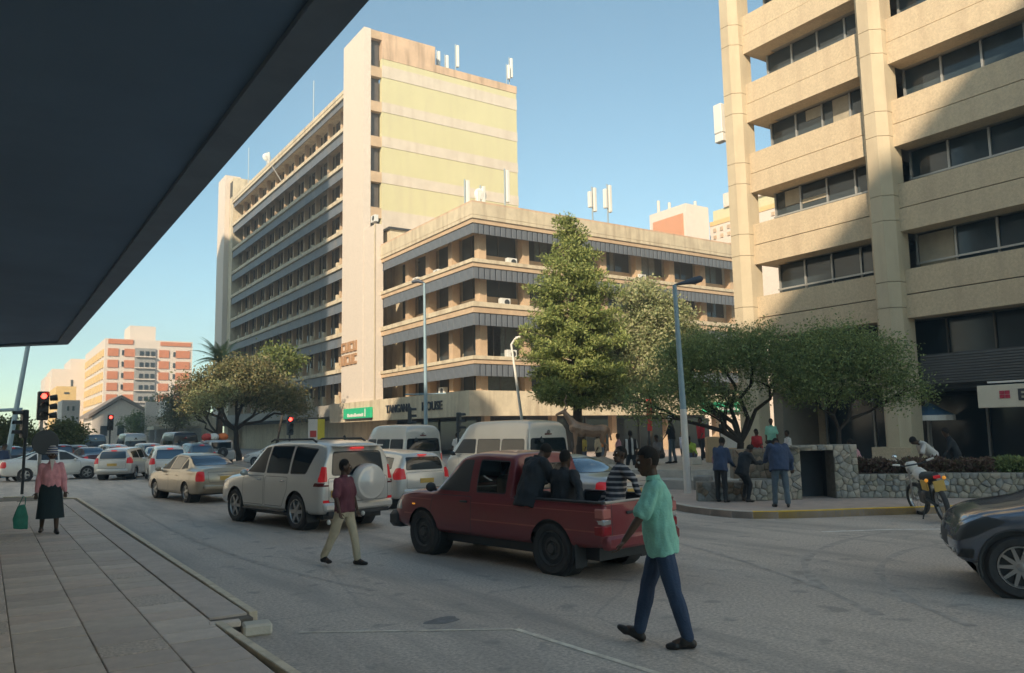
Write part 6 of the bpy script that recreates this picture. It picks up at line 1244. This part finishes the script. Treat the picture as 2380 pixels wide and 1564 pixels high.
    # --- shirt or jacket
    if shirt:
        g = MB(); g.T = b.T; e = (.030 if jacket else .020)*bulk; hz = -.06-hem
        loft(g, T, [(hz, .122+e, .168+e, 0), (hz*.5, .124+e, .170+e, 0), (.06, .118+e, .160+e, 0), (.16, .112+e*1.1, .152+e*1.1, 0), (.27, .118+e, .160+e, .004), (.36, .112+e, .160+e, 0), (.43, .092+e*.8, .155+e*.7, -.008), (.475, .070+e*.6, .135+e*.6, -.012), (.505, .056+e*.4, .085+e*.5, -.014), (.53, .05+e*.3, .056+e*.4, -.014)])
        for s in (-1, 1): cap(g, T(-.005, s*.09, .435), T(-.01, s*.150*fem, .442), (.052+e*.6)*k)
        if female: [cap(g, T(.07, s*.07, .27), T(.075, s*.07, .26), .075*k) for s in (-1, 1)]
        for (sh, el, wr) in arms:
            if sleeve == 'short': cap(g, sh, sh.lerp(el, .85), (.054+e*.5)*k, (.050+e*1.0)*k)
            else: cap(g, sh, el, (.052+e*.8)*k, (.042+e*.6)*k); cap(g, el, el.lerp(wr, .93), (.042+e*.6)*k, (.032+e*.5)*k)
        remesh_later(g.build('jacket' if jacket else 'shirt', shirt, t), max(vox, .011), 4, .021, 9)
        c_ = MB(); c_.T = b.T; vs = []
        for q in range(17):
            a = 2*math.pi*q/16+math.pi/16; rr = .066; vs += [T(-.012+math.cos(a)*rr*1.05, math.sin(a)*rr*1.1, .515), T(-.014+math.cos(a)*rr*.9, math.sin(a)*rr*.95, .555)]
        c_._add(vs, [(2*q, 2*q+2, 2*q+3, 2*q+1) for q in range(16)]); c_.build('collar', shirt, t)
    if pants:
        g = MB(); g.T = b.T; loft(g, T, [(-.13, .09, .14, 0), (-.08, .116, .165, 0), (0, .122, .170, 0), (.08, .112, .158, 0), (.10, .108, .152, 0)])
        for (hip, kn, an, fd) in legs: cap(g, hip, kn, .098*k, .074*k); cap(g, kn, an+Vector((0, 0, .02)), .074*k, .060*k)
        remesh_later(g.build('trousers', pants, t), max(vox, .012), 4, .010, 9)
        bl = MB(); bl.T = b.T
        if False: vs = [T(math.cos(a)*.135, math.sin(a)*.195, z) for a in np.linspace(0, 6.283, 25)[:-1] for z in (.065, .10)]; bl._add(vs, [(2*q, (2*q+2) % 48, (2*q+3) % 48, 2*q+1) for q in range(24)]); bl.build('belt', SHOE, t)
    if skirt:
        g = MB(); g.T = b.T; rows = []
        for z, rx, ry in ((.10, .135, .175), (.0, .165, .205), (-.2, .175, .225), (-.45, .18, .245), (-.62, .185, .262)):
            rows.append([pel+Vector((math.cos(a)*rx*(1+.05*math.sin(7*a)*(-z if z < 0 else 0)*2), math.sin(a)*ry*(1+.05*math.sin(5*a)*(-z if z < 0 else 0)*2), z))*k if False else pel+Vector((math.cos(a)*rx*(1+.05*math.sin(7*a)*max(0, -z)*2), math.sin(a)*ry*(1+.05*math.sin(5*a)*max(0, -z)*2), z))*k for a in np.linspace(0, 6.283, 33)[:-1]])
        vs = [v for r in rows for v in r]; g._add(vs, [(r*32+i, (r+1)*32+i, (r+1)*32+(i+1) % 32, r*32+(i+1) % 32) for r in range(4) for i in range(32)]); g.build('skirt', skirt, t, smooth=70)
    for (hip, kn, an, fd), s in zip(legs, (1, -1)):
        g = MB(); g.T = b.T; dn = Vector((0, 0, -1)); fdn = fd; sole = (Matrix.Rotation(0, 3, 'Y') @ dn)
        upv = fd.cross(Vector((0, 1, 0))).normalized(); upv = upv if upv.z > 0 else -upv
        heel = an-upv*.045*k-fd*.035*k; toe = an-upv*.058*k+fd*.175*k; cap(g, heel, toe, .042*k, .028*k, 10); cap(g, an, an+fd*.06*k-upv*.03*k, .044*k, .042*k, 10); cap(g, toe-fd*.06*k, toe-fd*.02*k, .042*k, .034*k, 10)
        remesh_later(g.build('shoe', shoes, t), max(vox*.7, .010), 3)
    t['pel'] = 0; del t['pel']; return t, off, k
TEAL = cloth('turquoise_shirt_cloth', (.27, .62, .51)); JEAN = cloth('dark_blue_jeans', (.035, .065, .13)); MARO = cloth('maroon_polo_cloth', (.16, .05, .07)); KHAK = cloth('khaki_trouser_cloth', (.58, .50, .36)); PINK = cloth('pink_jacket_cloth', (.78, .36, .40)); SKRT = cloth('dark_teal_skirt', (.015, .035, .045)); BLK = cloth('black_coat_cloth', (.024, .030, .038)); NAVY = cloth('navy_jacket_cloth', (.04, .065, .13)); DNIM = cloth('worn_denim', (.10, .14, .18)); WHT = cloth('white_shirt_cloth', (.62, .60, .58)); REDC = cloth('red_top_cloth', (.50, .04, .05)); LIME = cloth('lime_vest_cloth', (.42, .60, .10)); GREY = cloth('grey_cloth', (.16, .16, .17)); PNKC = cloth('pale_pink_cloth', (.55, .30, .34)); DKGR = cloth('dark_green_cloth', (.03, .05, .045)); BLUEP = cloth('slate_blue_cloth', (.08, .11, .18))
STRP = stripes('striped_sweater', (.035, .04, .055), (.40, .38, .38), 13, 2, .62); HATM = stripes('blue_white_hat', (.04, .07, .20), (.60, .58, .55), 22, 2, .5); BWS = stripes('black_white_print', (.02, .02, .025), (.55, .55, .55), 5, 1, .6)
# man walking left in the turquoise shirt
tm, _, _ = person('man in turquoise shirt and dark jeans striding across the road', (5.38, 5.62, 0), 141, H=1.85, lean=7, thigh=(-11, 17), knee=(4, 5), arm=(30, -26), abd=(14, 26), elbow=(6, 14), head_yaw=8, head_pitch=2, shirt=TEAL, pants=JEAN, vox=.012, detail=1, hem=.08, foot=(0, 26), bulk=1.35, hips=(3, 3))
# young man in maroon
sm_, _, _ = person('young man in a maroon polo shirt and khaki trousers stepping between the cars', (4.70, 11.85, 0), -62, H=1.62, lean=-1, thigh=(14, -16), knee=(6, 12), arm=(-8, 14), abd=(26, 24), elbow=(18, 14), head_yaw=38, shirt=MARO, pants=KHAK, vox=.013, detail=1, foot=(0, 0), hips=(5, 6))
for nm, p in (('white_packet', (.10, -.47, .70)), ('white_packet', (-.02, .47, .74))): pk = thing('paper_packet', 'white paper packet held in the %s hand of the maroon polo man' % ('right' if p[1] < 0 else 'left'), 'packet', (4.70, 11.85, 0), R_(-62)); MB().ball((p[0], p[1], p[2]), .034, 10, sc=(1, .7, 1.1)).build('packet', WHITE, pk, smooth=60)
# woman on the pavement
wm_, _, _ = person('woman in a pink jacket, dark skirt and striped hat walking towards the camera', (1.15, 18.4, .15), -92, H=1.66, lean=1, thigh=(8, -10), knee=(4, 10), arm=(6, -4), abd=(13, 12), elbow=(8, 8), shirt=PINK, skirt=SKRT, jacket=True, sleeve='long', hat=HATM, female=True, vox=.013, detail=1, bulk=1.0, hem=.03)
vn = MB(); vn._add([(.165, .045, 1.46), (.165, -.045, 1.46), (.185, 0, 1.22)], [(0, 1, 2)]); vn.build('blouse_front', WHITE, wm_)
bgp = thing('shopping_bag', 'dark green shopping bag carried by the woman in pink', 'bag', (1.15, 18.4, .15), R_(-92)); bb_ = MB(); bb_.prism([(-.36, .12), (-.60, .14), (-.62, .34), (-.54, .58), (-.42, .60), (-.36, .36)], -.06, .07, 0); remesh_later(bb_.build('bag', mat('green_bag_plastic', (.02, .20, .15), .4, var=.3, scale=6), bgp), .014, 6, .008, 9); hb_ = MB(); hb_.tube([(0, -.42, .58), (.01, -.42, .72), (.01, -.46, .76), (0, -.53, .57)], .008, 6); hb_.build('bag_handle', mat('green_bag_plastic', (.02, .2, .15)), bgp)
# the three men in the load bed (pickup frame: x forward, y left)
def on_pickup(x, y, z, hd_): h = R_(99.6); c, s = math.cos(h), math.sin(h); return (7.22+x*c-y*s, 10.72+x*s+y*c, z), 99.6+hd_
l_, h_ = on_pickup(-.93, .70, 1.0, -96); person('man in black coat sitting on the pickup side nearest the cab', l_, h_, H=1.75, seat=0, lean=20, thigh=(84, 80), knee=(85, 80), arm=(28, 24), abd=(16, 14), elbow=(50, 50), head_pitch=30, shirt=BLK, jacket=True, sleeve='long', pants=BLK, vox=.015, hem=.16, bulk=1.7, group='men in the load bed')
l_, h_ = on_pickup(-1.42, .50, .83, -80); person('man in black in the middle of the load bed, hand on its side', l_, h_, H=1.7, seat=0, lean=6, thigh=(70, 70), knee=(100, 95), arm=(10, -30), abd=(10, 44), elbow=(30, 5), head_yaw=-20, shirt=BLK, jacket=True, sleeve='long', pants=BLK, vox=.015, bulk=1.2, group='men in the load bed')
l_, h_ = on_pickup(-1.72, -.28, .86, 62); person('man in a striped sweater leaning back at the rear of the load bed', l_, h_, H=1.75, seat=0, lean=-14, side_lean=-10, thigh=(72, 66), knee=(60, 70), arm=(-10, 10), abd=(60, 12), elbow=(5, 30), head_yaw=10, shirt=STRP, sleeve='long', pants=DNIM, vox=.013, detail=1, bulk=1.3, group='men in the load bed')
# vendors' goods on the terrace
CARD = mat('brown_card', (.55, .40, .25), .9, var=.12)
for i, (x, y, z, w, h, m, lab) in enumerate(((23.6, 21.6, .66, .5, .95, CARD, 'tall brown cardboard carton right of the lime green vendor'), (24.3, 21.2, .66, .7, .5, CARD, 'wide brown cardboard carton below the tall one'), (24.9, 21.9, .66, .5, 1.1, WHITE, 'white stacked goods left of the dark tree trunk'), (22.9, 20.6, .66, .45, .28, PNKC, 'pink bundle on the terrace edge beside the vendor'), (21.7, 20.9, .66, .5, .22, WHITE, 'pale bundle on the terrace left of the vendor'))):
    c = thing('carton' if m is CARD else 'goods_bundle', lab, 'carton' if m is CARD else 'goods', (x, y, z), R_(-35+9*i)); MB().bev(-w/2, w/2, -.25, .25, 0, h, .02).build('case', m, c); MB().box(-w/2+.03, w/2-.03, -.2, .2, h, h+.03).build('lid', m, c)
# people on the right
person('man in a baggy navy jacket and worn jeans bending forward by the stone shelter', (15.4, 12.1, .15), 48, H=1.72, lean=15, thigh=(4, -8), knee=(3, 3), arm=(35, 0), abd=(16, 22), elbow=(30, 20), head_pitch=55, shirt=NAVY, jacket=True, sleeve='long', pants=DNIM, vox=.016, bulk=2.2, hem=.06)
person('man in a dark blue coat standing at the low stone wall, left of the pair', (15.38, 13.87, .15), 15, H=1.62, lean=12, thigh=(8, 0), knee=(8, 4), arm=(18, 14), elbow=(60, 40), head_pitch=10, shirt=NAVY, jacket=True, sleeve='long', pants=BLK, vox=.018, bulk=1.3, hem=.06, group='pair at the low stone wall')
person('man all in black crouched against the low stone wall, right of the pair', (15.78, 13.52, .15), -10, H=1.52, lean=20, thigh=(34, 24), knee=(50, 40), arm=(40, 40), elbow=(50, 50), head_pitch=25, shirt=BLK, jacket=True, sleeve='long', pants=BLK, vox=.018, bulk=1.5, hem=.08, group='pair at the low stone wall')
bgpeople = [
 ('person in a white shirt walking behind the stone shelter', (26.2, 20.1, .15), 160, dict(shirt=WHT, pants=BLK)),
 ('person in a pale pink top sitting behind the hedge near the shelter', (21.9, 14.3, .40), 150, dict(shirt=PNKC, pants=BLK, seat=.3, thigh=(80, 80), knee=(80, 80), lean=20)),
 ('person in a white shirt bending over behind the hedge near the motorbike', (22.9, 12.6, .15), 150, dict(shirt=WHT, pants=BLK, lean=48, head_pitch=20)),
 ('person in black with a pink strap behind the hedge', (23.4, 12.2, .15), 130, dict(shirt=BLK, pants=BLK, sleeve='long', lean=20)),
 ('vendor in a lime green top crouching on the terrace', (22.4, 21.5, .66), 200, dict(shirt=LIME, pants=BLUEP, seat=.25, thigh=(95, 90), knee=(100, 100), lean=32)),
 ('person in a bright red top standing behind the lime green vendor', (24.9, 23.4, .66), 180, dict(shirt=REDC, pants=BLK)),
 ('person in red sitting below the dark tree trunk', (25.4, 20.9, .66), 200, dict(shirt=REDC, pants=GREY, seat=.4, thigh=(80, 80), knee=(80, 80), lean=15)),
 ('person in dark clothes with a white cap left of the lamp post', (22.0, 22.2, .66), 120, dict(shirt=BLK, pants=DNIM, hat=WHT)),
 ('person in a black and white top facing away behind the load bed', (20.0, 22.3, .15), 60, dict(shirt=BWS, pants=BLK, H=1.8)),
 ('person in a grey green top right of the minibus', (20.9, 29.5, .15), 200, dict(shirt=DKGR, pants=BLK)),
 ('person with a yellowish cap next to the minibus', (20.4, 30.6, .15), 240, dict(shirt=NAVY, pants=BLK, hat=KHAK)),
 ('person in a pale top and pink scarf by the statue', (21.6, 27.6, .15), 210, dict(shirt=GREY, pants=BLK, hat=PNKC)),
 ('person in a lilac patterned top by the statue rear', (22.9, 26.3, .15), 150, dict(shirt=PNKC, pants=BLUEP)),
 ('person in khaki below the statue', (22.0, 26.6, .15), 170, dict(shirt=KHAK, pants=BLK)),
 ('person in slate blue standing in the shop shade behind the terrace', (27.5, 27.0, .15), 180, dict(shirt=BLUEP, pants=BLK)),
 ('person in a dark jacket at the far left edge', (.80, 46.5, 0), -60, dict(shirt=NAVY, pants=BLK, sleeve='long', H=1.8)),
 ('person in grey at the far left edge behind the dark jacket', (.95, 50.5, 0), -70, dict(shirt=GREY, pants=BLK, sleeve='long')),
 ('person in white walking under the street tree', (19.8, 44.0, .15), 90, dict(shirt=WHT, pants=BLK)),
 ('person in pale pink walking near the street tree trunks', (20.4, 46.5, .15), 270, dict(shirt=PNKC, pants=DNIM)),
 ('person in dark green beside the advert board', (20.6, 52.0, .15), 90, dict(shirt=DKGR, pants=BLK)),
 ('woman in a yellow top walking in the shop shade left of the red banner', (23.5, 29.5, .15), 200, dict(shirt=cloth('mustard_cloth', (.55, .42, .10)), pants=BLUEP, female=True)),
 ('person in grey sitting on the terrace left of the lime green vendor', (21.2, 22.0, .66), 190, dict(shirt=GREY, pants=BLK, seat=.25, thigh=(90, 85), knee=(95, 95), lean=20)),
 ('person in dark green with a pale cap behind the cartons', (25.8, 23.0, .66), 170, dict(shirt=DKGR, pants=BLK, hat=WHT)),
 ('person in teal standing between the dark tree trunk and the cartons', (24.6, 19.6, .66), 220, dict(shirt=TEAL, pants=BLK)),
 ('person in black walking away beyond the dark tree trunk', (27.4, 22.6, .15), 40, dict(shirt=BLK, pants=GREY)),
 ('person in orange walking along the podium shops behind the statue', (27.6, 33.0, .15), 0, dict(shirt=cloth('orange_top_cloth', (.62, .22, .06)), pants=DNIM)),
 ('person in white leaning at the podium shop window', (29.5, 40.0, .15), 180, dict(shirt=WHT, pants=DNIM)),
 ('person in a pale blue shirt beside the antelope statue rock', (18.6, 25.2, .15), 230, dict(shirt=cloth('pale_blue_cloth', (.30, .42, .55)), pants=BLK)),
 ('person in a white top between the two minibuses', (21.5, 38.0, .15), 90, dict(shirt=WHT, pants=GREY)),
]
for i, (lb, lc, hd_, kw_) in enumerate(bgpeople):
    kw_.setdefault('thigh', (random.uniform(5, 20), random.uniform(-18, 0))); kw_.setdefault('H', random.uniform(1.62, 1.8)); person(lb, lc, hd_, vox=.03, **kw_)
flush_remesh()
# ---------------------------------------------------------------- antelope statue on a rock
an_ = thing('antelope_statue', 'brown antelope statue with raised horned head on a rock behind the load bed', 'statue', (19.55, 24.2, .24), R_(147))
BR = mat('brown_patinated_metal', (.36, .24, .17), .5, metal=.35, var=.25, scale=4); b = MB()
cap(b, (.55, 0, 1.98), (-.15, 0, 1.82), .27, .27); cap(b, (-.15, 0, 1.82), (-.62, 0, 1.86), .26, .25); cap(b, (.55, 0, 2.05), (.30, 0, 1.85), .24, .28); cap(b, (.62, 0, 2.12), (.98, 0, 2.62), .19, .10); cap(b, (.98, 0, 2.66), (1.26, 0, 2.56), .095, .055); cap(b, (1.26, 0, 2.56), (1.32, 0, 2.53), .055, .05)
for s in (-1, 1):
    cap(b, (.93, s*.07, 2.72), (.86, s*.17, 2.80), .03, .02, 8); b.tube([(1.0, s*.04, 2.72), (.90, s*.08, 2.92), (.98, s*.12, 3.1), (.88, s*.14, 3.3), (.94, s*.16, 3.46)], [.035, .03, .025, .02, .006], 8)
    cap(b, (.55, s*.13, 1.82), (.56, s*.13, 1.30), .10, .055); cap(b, (.56, s*.13, 1.30), (.55+.12*(s > 0), s*.13, .86), .045, .03); cap(b, (.56+.12*(s > 0), s*.13, .86), (.62+.12*(s > 0), s*.13, .80), .04, .035)
    cap(b, (-.62, s*.12, 1.82), (-.55, s*.13, 1.38), .16, .07); cap(b, (-.55, s*.13, 1.38), (-.74, s*.13, 1.22), .06, .045); cap(b, (-.74, s*.13, 1.22), (-.66, s*.13, .82), .04, .03); cap(b, (-.66, s*.13, .82), (-.60, s*.13, .79), .04, .035)
cap(b, (-.86, 0, 1.92), (-.93, 0, 1.45), .03, .04, 8); remesh_later(b.build('body', BR, an_), .022, 3); rk = MB()
for (x, y, z, r, sc) in ((0, 0, .25, .75, (1.4, .8, .7)), (.6, .1, .35, .45, (1, .9, .9)), (-.6, -.1, .35, .5, (1.1, .9, .8))): rk.ball((x, y, z), r, 12, sc=sc)
remesh_later(rk.build('rock_base', STN[2], an_), .06, 1, .08, 2.5); flush_remesh(); an_.scale = (.93,)*3
hz = bpy.data.materials.new('haze_air'); hz.use_nodes = True; n = hz.node_tree; n.nodes.clear(); o_ = n.nodes.new('ShaderNodeOutputMaterial'); v_ = n.nodes.new('ShaderNodeVolumePrincipled')
v_.inputs['Color'].default_value = (.88, .90, .92, 1); v_.inputs['Density'].default_value = .0020; v_.inputs['Anisotropy'].default_value = .1; n.links.new(v_.outputs[0], o_.inputs['Volume'])
MB().box(-150, 170, -90, 470, -2.2, 58).build('haze', hz, kind='stuff')
